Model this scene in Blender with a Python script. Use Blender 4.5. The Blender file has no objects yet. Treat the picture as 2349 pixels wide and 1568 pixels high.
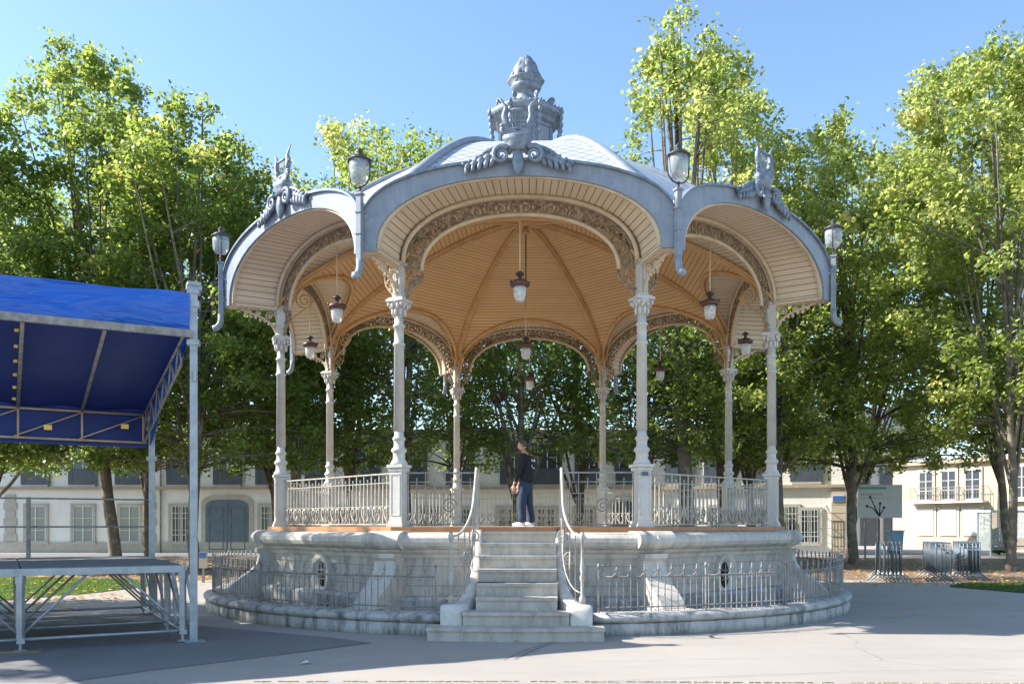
import bpy, math, random
import numpy as np
from mathutils import Vector, Matrix
PI=math.pi
rad=math.radians
C=bpy.context.scene.collection
random.seed(7)
# ------------------------------------------------------------------ helpers
def tag(o,label=None,cat=None,group=None,kind=None):
    if label: o['label']=label
    if cat: o['category']=cat
    if group: o['group']=group
    if kind: o['kind']=kind
    return o
def empty(name,loc=(0,0,0),rz=0):
    o=bpy.data.objects.new(name,None); C.objects.link(o)
    o.location=loc; o.rotation_euler=(0,0,rz); o.empty_display_size=.3
    return o
def kids(o): return [c for c in bpy.data.objects if c.parent==o]
def copy_tree(o,parent=None):
    c=o.copy(); C.objects.link(c); c.parent=parent
    for ch in kids(o): copy_tree(ch,c)
    return c
class MB:
    def __init__(s): s.v=[]; s.f=[]; s.uv={}; s.M=Matrix.Identity(4); s.flat=set()
    def add(s,vs,fs,uvs=None,flat=False):
        n=len(s.v); M=s.M
        s.v.extend([tuple(M@Vector(p)) for p in vs])
        for i,f in enumerate(fs):
            if uvs is not None: s.uv[len(s.f)]=[uvs[j] for j in f]
            if flat: s.flat.add(len(s.f))
            s.f.append(tuple(n+j for j in f))
        return s
    def box(s,c,d,rz=0,rx=0,ry=0):
        R=Matrix.Translation(c)@Matrix.Rotation(rz,4,'Z')@Matrix.Rotation(ry,4,'Y')@Matrix.Rotation(rx,4,'X')
        h=[d[0]/2,d[1]/2,d[2]/2]
        vs=[tuple(R@Vector((x*h[0],y*h[1],z*h[2]))) for x in(-1,1) for y in(-1,1) for z in(-1,1)]
        return s.add(vs,[(0,1,3,2),(4,6,7,5),(0,4,5,1),(2,3,7,6),(0,2,6,4),(1,5,7,3)],flat=True)
    def bar(s,a,b,w,h=None):      # square bar between two points
        a=Vector(a); b=Vector(b); d=b-a; L=d.length
        if L<1e-6: return s
        h=h or w
        q=d.to_track_quat('Y','Z').to_matrix().to_4x4()
        R=Matrix.Translation((a+b)/2)@q
        vs=[tuple(R@Vector((x*w/2,y*L/2,z*h/2))) for x in(-1,1) for y in(-1,1) for z in(-1,1)]
        return s.add(vs,[(0,1,3,2),(4,6,7,5),(0,4,5,1),(2,3,7,6),(0,2,6,4),(1,5,7,3)],flat=True)
    def tube(s,pts,r,n=6,closed=False,cap=True,sx=1):
        pts=[Vector(p) for p in pts]; m=len(pts)
        rr=r if hasattr(r,'__len__') else [r]*m
        vs=[];fs=[]; up=None
        for i,p in enumerate(pts):
            if closed: t=pts[(i+1)%m]-pts[i-1]
            else: t=pts[min(i+1,m-1)]-pts[max(i-1,0)]
            if t.length<1e-9: t=Vector((0,0,1))
            t.normalize()
            if up is None:
                up=Vector((0,0,1)) if abs(t.z)<.9 else Vector((1,0,0))
            a=t.cross(up)
            if a.length<1e-5: a=t.orthogonal()
            a.normalize(); b=a.cross(t); up=b
            for k in range(n):
                th=2*PI*k/n
                vs.append(tuple(p+a*math.cos(th)*rr[i]*sx+b*math.sin(th)*rr[i]))
        mm=m if closed else m-1
        for i in range(mm):
            for k in range(n):
                i2=(i+1)%m
                fs.append((i*n+k,i*n+(k+1)%n,i2*n+(k+1)%n,i2*n+k))
        if cap and not closed:
            fs.append(tuple(range(n))[::-1]); fs.append(tuple((m-1)*n+k for k in range(n)))
        return s.add(vs,fs)
    def lathe(s,prof,n=16,c=(0,0,0),rot=0,sy=1):
        vs=[];fs=[]
        for (r,z) in prof:
            for k in range(n):
                th=2*PI*k/n+rot
                vs.append((c[0]+r*math.cos(th),c[1]+r*sy*math.sin(th),c[2]+z))
        m=len(prof)
        for i in range(m-1):
            for k in range(n):
                fs.append((i*n+k,i*n+(k+1)%n,(i+1)*n+(k+1)%n,(i+1)*n+k))
        fs.append(tuple(range(n))[::-1]); fs.append(tuple((m-1)*n+k for k in range(n)))
        return s.add(vs,fs)
    def ell(s,c,r,n=8,m=6,R=None):
        vs=[];fs=[]
        R=R or Matrix.Identity(3)
        for i in range(m+1):
            ph=PI*i/m
            for k in range(n):
                th=2*PI*k/n
                p=R@Vector((r[0]*math.sin(ph)*math.cos(th),r[1]*math.sin(ph)*math.sin(th),r[2]*math.cos(ph)))
                vs.append((c[0]+p.x,c[1]+p.y,c[2]+p.z))
        for i in range(m):
            for k in range(n): fs.append((i*n+k,(i+1)*n+k,(i+1)*n+(k+1)%n,i*n+(k+1)%n))
        return s.add(vs,fs)
    def prism(s,out,o,ax,ay,t):   # outline in plane (ax,ay) at o, extruded by vector t (centred)
        o=Vector(o);ax=Vector(ax);ay=Vector(ay);t=Vector(t); n=len(out)
        vs=[tuple(o+ax*x+ay*y-t/2) for x,y in out]+[tuple(o+ax*x+ay*y+t/2) for x,y in out]
        fs=[tuple(range(n))[::-1],tuple(range(n,2*n))]+[(i,(i+1)%n,n+(i+1)%n,n+i) for i in range(n)]
        return s.add(vs,fs,flat=True)
    def build(s,name,mat,parent=None,smooth=True):
        me=bpy.data.meshes.new(name); me.from_pydata(s.v,[],s.f)
        uvl=me.uv_layers.new(name='UVMap')
        data=np.zeros(len(me.loops)*2,dtype=np.float32)
        co=s.v
        for i,p in enumerate(me.polygons):
            ls=p.loop_start
            if i in s.uv:
                for j,uv in enumerate(s.uv[i]): data[2*(ls+j)]=uv[0]; data[2*(ls+j)+1]=uv[1]
            else:
                nn=p.normal
                if abs(nn.z)>.75:
                    for j,vi in enumerate(s.f[i]): data[2*(ls+j)]=co[vi][0]; data[2*(ls+j)+1]=co[vi][1]
                else:
                    tx,ty=-nn.y,nn.x; L=math.hypot(tx,ty) or 1; tx/=L;ty/=L
                    for j,vi in enumerate(s.f[i]): data[2*(ls+j)]=co[vi][0]*tx+co[vi][1]*ty; data[2*(ls+j)+1]=co[vi][2]
        uvl.data.foreach_set('uv',data)
        if smooth:
            sm=np.ones(len(me.polygons),dtype=bool)
            for i in s.flat: sm[i]=False
            me.polygons.foreach_set('use_smooth',sm)
        o=bpy.data.objects.new(name,me); C.objects.link(o)
        if mat: me.materials.append(mat)
        if parent: o.parent=parent
        return o
def spiral(cx,cy,r0,r1,a0,turns,n=20):
    out=[]
    for i in range(n+1):
        t=i/n; a=a0+turns*2*PI*t; r=r0+(r1-r0)*t
        out.append((cx+r*math.cos(a),cy+r*math.sin(a)))
    return out
def bez(p0,p1,p2,p3,n=10):
    p=[Vector(q) for q in (p0,p1,p2,p3)]
    return [tuple(p[0]*(1-t)**3+p[1]*3*t*(1-t)**2+p[2]*3*t*t*(1-t)+p[3]*t**3) for t in [i/n for i in range(n+1)]]
def interp(pts,x):
    if x<=pts[0][0]: return pts[0][1]
    for (a,b),(c,d) in zip(pts,pts[1:]):
        if x<=c: return b+(d-b)*(x-a)/(c-a)
    return pts[-1][1]
def smoothcurve(pts,n=40):        # catmull-rom resample of y(x)
    xs=[p[0] for p in pts]; ys=[p[1] for p in pts]; out=[]
    m=[0]*len(pts)
    for i in range(len(pts)):
        a=max(i-1,0); b=min(i+1,len(pts)-1); m[i]=(ys[b]-ys[a])/(xs[b]-xs[a])
    for k in range(n+1):
        x=xs[0]+(xs[-1]-xs[0])*k/n
        i=0
        while i<len(xs)-2 and x>xs[i+1]: i+=1
        h=xs[i+1]-xs[i]; t=(x-xs[i])/h
        y=(2*t**3-3*t*t+1)*ys[i]+(t**3-2*t*t+t)*h*m[i]+(-2*t**3+3*t*t)*ys[i+1]+(t**3-t*t)*h*m[i+1]
        out.append((x,y))
    return out
# camera projection (world is camera aligned: camera at origin, looking +Y)
F=2020.; CX=1174.5; HY=1202.; EYE=1.6
def at(x,y,Z): return ((x-CX)*Z/F, Z, EYE-(y-HY)*Z/F)
def gx(x,Z): return (x-CX)*Z/F
# ------------------------------------------------------------------ materials
def nm(name):
    m=bpy.data.materials.new(name); m.use_nodes=True
    nt=m.node_tree; b=nt.nodes['Principled BSDF']
    return m,nt,b
def N(nt,t,**k):
    n=nt.nodes.new(t)
    for a,v in k.items(): setattr(n,a,v)
    return n
def L(nt,a,b): nt.links.new(a,b)
def math_(nt,op,a,b=None,clamp=False):
    n=N(nt,'ShaderNodeMath',operation=op,use_clamp=clamp)
    for i,v in enumerate((a,b)):
        if v is None: continue
        if isinstance(v,(int,float)): n.inputs[i].default_value=v
        else: L(nt,v,n.inputs[i])
    return n.outputs[0]
def mixc(nt,f,a,b):
    n=N(nt,'ShaderNodeMix',data_type='RGBA')
    for i,v in ((0,f),(6,a),(7,b)):
        if isinstance(v,(int,float)): n.inputs[i].default_value=v
        elif isinstance(v,tuple): n.inputs[i].default_value=(*v[:3],1)
        else: L(nt,v,n.inputs[i])
    return n.outputs[2]
def ramp(nt,f,stops):
    n=N(nt,'ShaderNodeValToRGB'); e=n.color_ramp.elements
    while len(e)<len(stops): e.new(.5)
    for q,(p,c) in zip(e,stops):
        q.position=p; q.color=(*c,1) if isinstance(c,tuple) else (c,c,c,1)
    L(nt,f,n.inputs[0]); return n.outputs[0]
def noise(nt,scale,detail=4,rough=.6,vec=None,dist=0):
    n=N(nt,'ShaderNodeTexNoise'); n.inputs['Scale'].default_value=scale
    n.inputs['Detail'].default_value=detail; n.inputs['Roughness'].default_value=rough
    n.inputs['Distortion'].default_value=dist
    if vec is None:
        tc=N(nt,'ShaderNodeTexCoord'); vec=tc.outputs['Object']
    L(nt,vec,n.inputs['Vector']); return n.outputs[0]
def objvec(nt,sc=(1,1,1)):
    tc=N(nt,'ShaderNodeTexCoord'); mp=N(nt,'ShaderNodeMapping'); mp.inputs['Scale'].default_value=sc
    L(nt,tc.outputs['Object'],mp.inputs['Vector']); return mp.outputs[0]
def bump(nt,b,h,strength=.3,dist=.01):
    n=N(nt,'ShaderNodeBump'); n.inputs['Strength'].default_value=strength; n.inputs['Distance'].default_value=dist
    L(nt,h,n.inputs['Height']); L(nt,n.outputs[0],b.inputs['Normal'])
def simple(name,c1,c2=None,scale=3,rough=.6,metal=0,bmp=.15,bscale=40,streak=0,sc=(.2,.2,.2),lo=.35,hi=.7):
    m,nt,b=nm(name); c2=c2 or tuple(x*.75 for x in c1)
    f=ramp(nt,noise(nt,scale,5,.65),[(lo,0.),(hi,1.)])
    col=mixc(nt,f,c1,c2)
    if streak:
        s=ramp(nt,noise(nt,1,6,.7,objvec(nt,(9,9,1.3))),[(.5,0.),(.72,1.)])
        col=mixc(nt,math_(nt,'MULTIPLY',s,streak),col,sc)
    L(nt,col,b.inputs['Base Color']); b.inputs['Roughness'].default_value=rough; b.inputs['Metallic'].default_value=metal
    if bmp: bump(nt,b,noise(nt,bscale,4),bmp,.01)
    return m
def uvsep(nt):
    tc=N(nt,'ShaderNodeTexCoord'); sp=N(nt,'ShaderNodeSeparateXYZ'); L(nt,tc.outputs['UV'],sp.inputs[0]); return sp.outputs[0],sp.outputs[1]
def lines(nt,v,period,width):
    fr=math_(nt,'FRACT',math_(nt,'DIVIDE',v,period)); d=math_(nt,'ABSOLUTE',math_(nt,'SUBTRACT',fr,.5))
    return math_(nt,'GREATER_THAN',d,.5-width/period/2)
def boards(name,c1,c2,groove,period=.11,peel=.0):
    m,nt,b=nm(name); u,v=uvsep(nt)
    g=lines(nt,v,period,.012)
    idx=math_(nt,'FLOOR',math_(nt,'ADD',math_(nt,'DIVIDE',v,period),.5))
    wn=N(nt,'ShaderNodeTexWhiteNoise',noise_dimensions='1D'); L(nt,idx,wn.inputs['W'])
    col=mixc(nt,wn.outputs[0],c1,c2)
    s=ramp(nt,noise(nt,1.3,6,.65),[(.4,0.),(.75,1.)])
    col=mixc(nt,math_(nt,'MULTIPLY',s,.35),col,tuple(x*.7 for x in c1))
    if peel:
        p=ramp(nt,noise(nt,7,8,.75),[(.6,0.),(.64,1.)])
        col=mixc(nt,math_(nt,'MULTIPLY',p,peel),col,tuple(x*.55 for x in c1))
    col=mixc(nt,g,col,groove)
    L(nt,col,b.inputs['Base Color']); b.inputs['Roughness'].default_value=.65
    bump(nt,b,math_(nt,'SUBTRACT',1,g),.5,.01)
    return m
M={}
M['ceil']=boards('ceiling_boards_paint',(.65,.425,.205),(.585,.375,.175),(.10,.055,.025))
M['soffit']=boards('soffit_boards_paint',(.69,.56,.40),(.62,.50,.35),(.16,.11,.07),.11,.5)
M['beige']=simple('cream_iron_paint',(.63,.51,.35),(.50,.38,.24),4,.55,bmp=.2,streak=.25,sc=(.25,.17,.1))
M['ochre']=simple('ochre_rib_paint',(.60,.37,.16),(.46,.28,.12),4,.55)
M['rustiron']=simple('weathered_lace_paint',(.42,.32,.21),(.17,.115,.07),9,.7,bmp=.4,lo=.3,hi=.65)
M['colpaint']=simple('column_cream_paint',(.58,.56,.515),(.47,.45,.405),5,.45,bmp=.12,streak=.2,sc=(.3,.25,.2))
M['zinc']=simple('blue_grey_zinc',(.25,.28,.325),(.19,.22,.26),5,.5,metal=0,bmp=.15,bscale=14,streak=.25,sc=(.5,.55,.6))
M['zincorn']=simple('zinc_ornament',(.25,.29,.34),(.12,.15,.19),8,.5,metal=.2,bmp=.6,bscale=26,streak=.4,sc=(.07,.08,.10))
def stone(name,blocks=True,c1=(.60,.55,.48),c2=(.44,.405,.36),dark=(.10,.10,.10),st=.6,bw=.72,rh=.31):
    m,nt,b=nm(name)
    f=ramp(nt,noise(nt,2.2,6,.7),[(.3,0.),(.7,1.)]); col=mixc(nt,f,c1,c2)
    s=ramp(nt,noise(nt,1,8,.75,objvec(nt,(5,5,1.2))),[(.46,0.),(.66,1.)])
    col=mixc(nt,math_(nt,'MULTIPLY',s,st),col,dark)
    s2=ramp(nt,noise(nt,23,4,.7),[(.58,0.),(.72,1.)])
    col=mixc(nt,math_(nt,'MULTIPLY',s2,st*.5),col,dark)
    h=noise(nt,30,6,.7)
    if blocks:
        tc=N(nt,'ShaderNodeTexCoord'); br=N(nt,'ShaderNodeTexBrick'); L(nt,tc.outputs['UV'],br.inputs['Vector'])
        br.inputs['Scale'].default_value=1; br.inputs['Brick Width'].default_value=bw; br.inputs['Row Height'].default_value=rh
        br.inputs['Mortar Size'].default_value=.006; br.inputs['Mortar Smooth'].default_value=.2
        br.inputs['Color1'].default_value=(0,0,0,1); br.inputs['Color2'].default_value=(.25,.25,.25,1); br.inputs['Mortar'].default_value=(1,1,1,1)
        col=mixc(nt,math_(nt,'MULTIPLY',br.outputs['Fac'],.8),col,(.2,.17,.14))
    L(nt,col,b.inputs['Base Color']); b.inputs['Roughness'].default_value=.85; bump(nt,b,h,.5,.012)
    return m
M['wallstone']=stone('stone_blocks'); M['trimstone']=stone('stone_trim',False,(.64,.59,.52),(.49,.455,.40),st=.45)
M['dirtystone']=stone('stone_lichen',False,(.52,.51,.48),(.36,.35,.33),(.05,.05,.05),.85)
M['kerbstone']=stone('kerb_blocks',True,(.55,.54,.51),(.38,.37,.35),(.05,.05,.05),.85,1.25,50.)
M['stepstone']=stone('stone_steps',False,(.56,.515,.45),(.42,.385,.335),(.14,.12,.10),.45)
M['cheek']=simple('cheek_plaster',(.66,.62,.56),(.50,.47,.43),3,.8,bmp=.3,bscale=22,streak=.3,sc=(.3,.3,.3))
M['wood']=simple('varnished_wood',(.42,.20,.085),(.30,.13,.05),6,.5)
M['floorwood']=simple('floor_boards',(.36,.27,.2),(.26,.2,.15),6,.6)
M['iron']=simple('grey_iron_paint',(.34,.325,.30),(.15,.135,.12),8,.55,bmp=.2)
M['ironlight']=simple('pale_iron_paint',(.47,.44,.385),(.29,.26,.22),9,.5,bmp=.2)
M['railpaint']=simple('weathered_rail_paint',(.50,.46,.40),(.28,.25,.21),9,.55,bmp=.2)
M['black']=simple('black_iron',(.03,.03,.032),(.05,.04,.035),8,.5)
M['rust']=simple('red_brown_enamel',(.12,.05,.032),(.06,.033,.025),8,.45)
M['galv']=simple('galvanised_steel',(.42,.45,.48),(.28,.31,.34),6,.45,metal=.45,bmp=.1)
M['darkgalv']=simple('barrier_galvanised_steel',(.17,.21,.24),(.09,.115,.14),7,.45,metal=.45,bmp=.1)
M['deck']=simple('stage_deck_board',(.20,.21,.22),(.15,.155,.165),4,.75)
M['soil']=simple('dark_soil',(.05,.04,.03),(.10,.08,.06),6,.95,bmp=.6)
M['dark']=simple('dark_hole',(.015,.015,.017),(.02,.02,.02),3,.9,bmp=0)
def glassy(name,col=(.8,.85,.85),alpha=.35,rough=.15,tr=0):
    m,nt,b=nm(name); b.inputs['Base Color'].default_value=(*col,1); b.inputs['Roughness'].default_value=rough
    b.inputs['Alpha'].default_value=alpha
    f=ramp(nt,noise(nt,14,5,.7),[(.35,alpha*.75),(.7,min(1,alpha*1.6))]); L(nt,f,b.inputs['Alpha'])
    return m
M['globe']=glassy('lamp_glass',(.72,.74,.74),.5,.2); M['globe2']=glassy('lantern_glass',(.45,.5,.52),.5,.2)
M['shelterglass']=glassy('shelter_glass',(.45,.5,.5),.3,.05)
def pane(name,c):
    m,nt,b=nm(name); b.inputs['Base Color'].default_value=(*c,1); b.inputs['Roughness'].default_value=.08; b.inputs['Specular IOR Level'].default_value=.6
    return m
M['pane']=pane('window_pane',(.06,.07,.085)); M['panelight']=pane('window_pane_pale',(.22,.25,.25))
M['curtain']=simple('curtain_cloth',(.45,.45,.42),(.33,.33,.31),5,.8)
M['render']=simple('pale_wall_render',(.84,.81,.77),(.75,.72,.68),.6,.9,bmp=.15,bscale=8,streak=.18,sc=(.3,.27,.24))
M['render2']=simple('cream_wall_render',(.56,.47,.355),(.48,.395,.29),.7,.9,bmp=.15,bscale=8,streak=.15,sc=(.35,.28,.2))
M['render3']=simple('grey_wall_render',(.5,.5,.5),(.42,.42,.42),.7,.9)
M['sandstone']=simple('string_course_stone',(.46,.37,.27),(.36,.29,.21),3,.85)
M['framestone']=simple('window_surround_stone',(.50,.46,.40),(.40,.365,.32),3,.85)
M['whitewood']=simple('white_joinery',(.72,.72,.70),(.6,.6,.58),5,.5)
M['bluedoor']=simple('blue_grey_door_paint',(.12,.165,.21),(.09,.125,.165),3,.5)
M['shutter']=simple('dark_shutter_paint',(.08,.10,.13),(.06,.075,.10),3,.5)
M['slate']=simple('slate_roof',(.13,.14,.17),(.08,.09,.11),3,.6)
M['bluesign']=simple('blue_sign',(.05,.16,.45),(.045,.14,.4),3,.4)
M['whiteboard']=simple('white_board',(.66,.67,.68),(.58,.59,.6),1,.5)
M['greenpaint']=simple('green_print',(.12,.38,.30),(.10,.32,.26),3,.5)
M['plank']=simple('plank_wood',(.30,.22,.14),(.2,.14,.09),8,.8)
M['brass']=simple('brass_clip',(.75,.5,.12),(.6,.38,.1),5,.35,metal=.7)
def tarp():
    m,nt,b=nm('blue_tarpaulin'); f=noise(nt,1.2,4,.5)
    L(nt,mixc(nt,f,(.02,.115,.52),(.03,.15,.60)),b.inputs['Base Color']); b.inputs['Roughness'].default_value=.42
    bump(nt,b,noise(nt,1,3,.5,objvec(nt,(1.2,1.2,5)),.6),.9,.16)
    tr=N(nt,'ShaderNodeBsdfTranslucent'); tr.inputs[0].default_value=(.02,.07,.5,1)
    mx=N(nt,'ShaderNodeMixShader'); mx.inputs[0].default_value=.03
    L(nt,b.outputs[0],mx.inputs[1]); L(nt,tr.outputs[0],mx.inputs[2]); L(nt,mx.outputs[0],nt.nodes['Material Output'].inputs[0])
    return m
M['tarp']=tarp(); M['tarpshade']=simple('blue_tarpaulin_shaded',(.010,.040,.24),(.007,.028,.18),1.5,.6,bmp=.3,bscale=3)  # second one: same tarp cloth, underside shade painted in as darker navy
def zinctile(name,kind):
    m,nt,b=nm(name); u,v=uvsep(nt)
    if kind=='scale':
        a=math_(nt,'ADD',u,v); c=math_(nt,'SUBTRACT',u,v)
        g=math_(nt,'MAXIMUM',lines(nt,a,.30,.034),lines(nt,c,.30,.034))
        c1,c2=(.50,.52,.555),(.41,.435,.48)
    else:
        g=lines(nt,u,.55,.02); c1,c2=(.46,.49,.53),(.37,.40,.45)
    f=ramp(nt,noise(nt,3,5,.6),[(.35,0.),(.7,1.)])
    col=mixc(nt,math_(nt,'MULTIPLY',g,.75),mixc(nt,f,c1,c2),(.10,.115,.15))
    L(nt,col,b.inputs['Base Color']); b.inputs['Roughness'].default_value=.55; b.inputs['Metallic'].default_value=0
    bump(nt,b,g,.6,.02); return m
M['rscale']=zinctile('zinc_scale_tiles','scale'); M['rseam']=zinctile('zinc_sheet_roof','seam')
def ground_mat():
    m,nt,b=nm('pale_asphalt')
    ov=objvec(nt)
    f=ramp(nt,noise(nt,.35,6,.6),[(.3,0.),(.7,1.)])
    col=mixc(nt,f,(.42,.372,.325),(.345,.305,.268))
    g=noise(nt,160,3,.6); col=mixc(nt,math_(nt,'MULTIPLY',ramp(nt,g,[(.4,0.),(.6,1.)]),.35),col,(.22,.21,.205))
    st=ramp(nt,noise(nt,1.3,7,.7,objvec(nt,(.35,1.4,1))),[(.5,0.),(.72,1.)]); col=mixc(nt,math_(nt,'MULTIPLY',st,.35),col,(.22,.21,.2))
    v=N(nt,'ShaderNodeTexVoronoi',feature='DISTANCE_TO_EDGE'); v.inputs['Scale'].default_value=.22
    nz=N(nt,'ShaderNodeTexNoise'); nz.inputs['Scale'].default_value=1.1; nz.inputs['Detail'].default_value=6; L(nt,ov,nz.inputs['Vector'])
    mv=N(nt,'ShaderNodeMix',data_type='VECTOR'); mv.inputs[0].default_value=.25; L(nt,ov,mv.inputs[4]); L(nt,nz.outputs[1],mv.inputs[5]); L(nt,mv.outputs[1],v.inputs['Vector'])
    cr=math_(nt,'LESS_THAN',v.outputs[0],.0022)
    msk=ramp(nt,noise(nt,.5,2,.5),[(.5,0.),(.56,1.)])
    col=mixc(nt,math_(nt,'MULTIPLY',math_(nt,'MULTIPLY',cr,msk),.3),col,(.07,.07,.07))
    L(nt,col,b.inputs['Base Color']); b.inputs['Roughness'].default_value=.88; bump(nt,b,g,.35,.006)
    return m
M['ground']=ground_mat()
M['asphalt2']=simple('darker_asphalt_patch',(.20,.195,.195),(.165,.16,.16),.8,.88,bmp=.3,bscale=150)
M['road']=simple('road_setts',(.33,.29,.27),(.25,.22,.2),7,.9,bmp=.4,bscale=30)
M['earth']=simple('bare_earth',(.16,.10,.07),(.25,.18,.13),2.5,.95,bmp=.5,bscale=20)
M['grassbase']=simple('turf',(.045,.07,.02),(.03,.05,.015),3,.95,bmp=.5)
def leafmat(name,cols,seed=0):
    m,nt,b=nm(name)
    at_=N(nt,'ShaderNodeAttribute'); at_.attribute_name='tint'
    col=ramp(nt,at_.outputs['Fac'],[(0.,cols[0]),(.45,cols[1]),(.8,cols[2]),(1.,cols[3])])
    L(nt,col,b.inputs['Base Color']); b.inputs['Roughness'].default_value=.38; b.inputs['Specular IOR Level'].default_value=.6
    tr=N(nt,'ShaderNodeBsdfTranslucent')
    hs=N(nt,'ShaderNodeHueSaturation'); hs.inputs['Value'].default_value=3.7; hs.inputs['Saturation'].default_value=1.03; L(nt,col,hs.inputs['Color']); L(nt,hs.outputs[0],tr.inputs[0])
    mx=N(nt,'ShaderNodeMixShader'); mx.inputs[0].default_value=.55
    L(nt,b.outputs[0],mx.inputs[1]); L(nt,tr.outputs[0],mx.inputs[2]); L(nt,mx.outputs[0],nt.nodes['Material Output'].inputs[0])
    return m
M['leaf']=leafmat('plane_leaves',[(.055,.08,.018),(.095,.13,.026),(.16,.178,.045),(.29,.25,.09)])
M['leafb']=leafmat('bright_plane_leaves',[(.07,.095,.022),(.13,.16,.036),(.22,.228,.075),(.36,.30,.15)])
M['grass']=leafmat('grass_blades',[(.028,.055,.010),(.04,.075,.012),(.06,.09,.018),(.09,.11,.03)])
M['bark']=simple('plane_bark',(.14,.115,.085),(.24,.21,.16),3.5,.9,bmp=.5,bscale=9,lo=.5,hi=.6)
M['litter']=leafmat('fallen_leaves_mat',[(.20,.10,.04),(.28,.17,.06),(.33,.25,.10),(.2,.2,.05)])

# ------------------------------------------------------------------ numpy meshes (leaves, blades)
def poly_mesh(name,co,k,tint,mat,parent=None,smooth=False):
    n=len(co)//k
    me=bpy.data.meshes.new(name); me.vertices.add(len(co)); me.vertices.foreach_set('co',co.astype(np.float32).ravel())
    me.loops.add(n*k); me.loops.foreach_set('vertex_index',np.arange(n*k,dtype=np.int32))
    me.polygons.add(n); me.polygons.foreach_set('loop_start',np.arange(0,n*k,k,dtype=np.int32))
    me.polygons.foreach_set('loop_total',np.full(n,k,dtype=np.int32))
    a=me.attributes.new('tint','FLOAT','FACE'); a.data.foreach_set('value',tint.astype(np.float32))
    me.update(calc_edges=True); me.validate()
    me.materials.append(mat)
    o=bpy.data.objects.new(name,me); C.objects.link(o)
    if parent: o.parent=parent
    return o
LEAF=np.array([(-.05,-.55,0),(.48,-.05,.10),(.06,.58,-.04),(-.46,.08,.08)])
def leaves(rng,P,size,flat=.0):
    n=len(P); A=rng.normal(size=(n,3)); A[:,2]=np.abs(A[:,2])+flat; A/=np.linalg.norm(A,axis=1)[:,None]
    T=rng.normal(size=(n,3)); T-=A*(A*T).sum(1)[:,None]; T/=np.linalg.norm(T,axis=1)[:,None]
    B=np.cross(A,T); s=size*rng.uniform(.5,1.45,n)
    co=P[:,None,:]+(LEAF[None,:,0,None]*T[:,None,:]+LEAF[None,:,1,None]*B[:,None,:]+LEAF[None,:,2,None]*A[:,None,:])*s[:,None,None]
    return co.reshape(-1,3)
# ------------------------------------------------------------------ setting
def sheet(name,pts,z,mat,kind='structure'):
    b=MB(); b.add([(x,y,z) for x,y in pts],[tuple(range(len(pts)))],flat=True)
    o=b.build(name,mat,smooth=False); o['kind']=kind
    if o.data.polygons[0].normal.z<0: o.data.flip_normals()
    return o
sheet('ground',[(-400,-60),(400,-60),(400,500),(-400,500)],0,M['ground'])
def gp(x,y): Z=F*EYE/(y-HY); return (gx(x,Z),Z)
# darker asphalt band, left foreground
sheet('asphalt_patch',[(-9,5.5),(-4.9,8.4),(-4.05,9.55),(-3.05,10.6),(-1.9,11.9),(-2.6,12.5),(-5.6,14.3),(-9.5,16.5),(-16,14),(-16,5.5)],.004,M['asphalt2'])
# paving joint lines of the forecourt
b=MB()
for pts in ([(-4.9,8.35),(-4.05,9.5),(-3.05,10.55),(-1.88,11.9)],[(.02,10.4),(.35,11.4),(.62,12.0)],[(-.1,10.4),(.22,11.3),(.55,12.0)],[(.8,8.95),(4,9.6),(9,10.0),(14,10.1)]):
    for a,c in zip(pts,pts[1:]):
        d=Vector((c[0]-a[0],c[1]-a[1],0)).normalized(); p=Vector((-d.y,d.x,0))*(.006 if pts[0][0]!=.8 else .003)
        A=Vector((*a,.009)); B_=Vector((*c,.009)); b.add([A-p,B_-p,B_+p,A+p],[(0,1,2,3)])
o=b.build('paving_joint',M['soil'],smooth=False); o['kind']='structure'
# road and gutter in front
sheet('road',[(-30,-20),(40,-20),(40,8.3),(6,8.85),(-30,8.95)],.005,M['road'])
b=MB(); rg=random.Random(3)
x=-2.6
while x<9.5:
    w=rg.uniform(.045,.09); y=8.97-.02*max(0,x)-.0015*x*x+rg.uniform(-.012,.012)
    if rg.random()<.85: b.box((x,y,.006),(w*.8,rg.uniform(.02,.035),.012),rz=rg.uniform(-.2,.2))
    x+=w
o=b.build('gutter',M['sandstone'],smooth=False); o['kind']='structure'
# earth and lawns
def blob(cx,cy,rx,ry,n=40,seed=1,a0=0,a1=2*PI,j=.03):
    r=random.Random(seed); out=[]
    for i in range(n):
        a=a0+(a1-a0)*i/n; k=1+r.uniform(-j,j); out.append((cx+rx*k*math.cos(a),cy+ry*k*math.sin(a)))
    return out
sheet('earth_bed_left',[(-34,46),(-34,16),(-16,18),(-10.5,20.5),(-9.6,24),(-8,27),(-3,28.5),(3,28.6),(8,27.2),(9.5,25.6),(13,24.2),(17,22.6),(34,20),(40,22),(40,40),(20,42),(10,43),(-10,44)],.004,M['earth'])
gl=[(-26,12),(-14.2,15.2),(-11.2,17.5),(-9.8,20.3),(-9.3,23),(-11,25.4),(-15,26.5),(-22,27),(-34,27),(-34,16)]
gr=[(11.9,20.5),(11.2,22.6),(12.2,23.9),(15,24.6),(20,24.6),(26,23),(26,13),(16,15.4),(13.2,18)]
sheet('lawn_left',gl,.010,M['grassbase']); sheet('lawn_right',gr,.010,M['grassbase'])
sheet('street',[(-60,45),(60,41.5),(60,47),(-60,49)],.008,M['asphalt2'])
def inpoly(P,poly):
    x=P[:,0];y=P[:,1]; r=np.zeros(len(P),bool); j=len(poly)-1
    for i in range(len(poly)):
        xi,yi=poly[i]; xj,yj=poly[j]
        c=((yi>y)!=(yj>y))&(x<(xj-xi)*(y-yi)/(yj-yi+1e-12)+xi); r^=c; j=i
    return r
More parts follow.
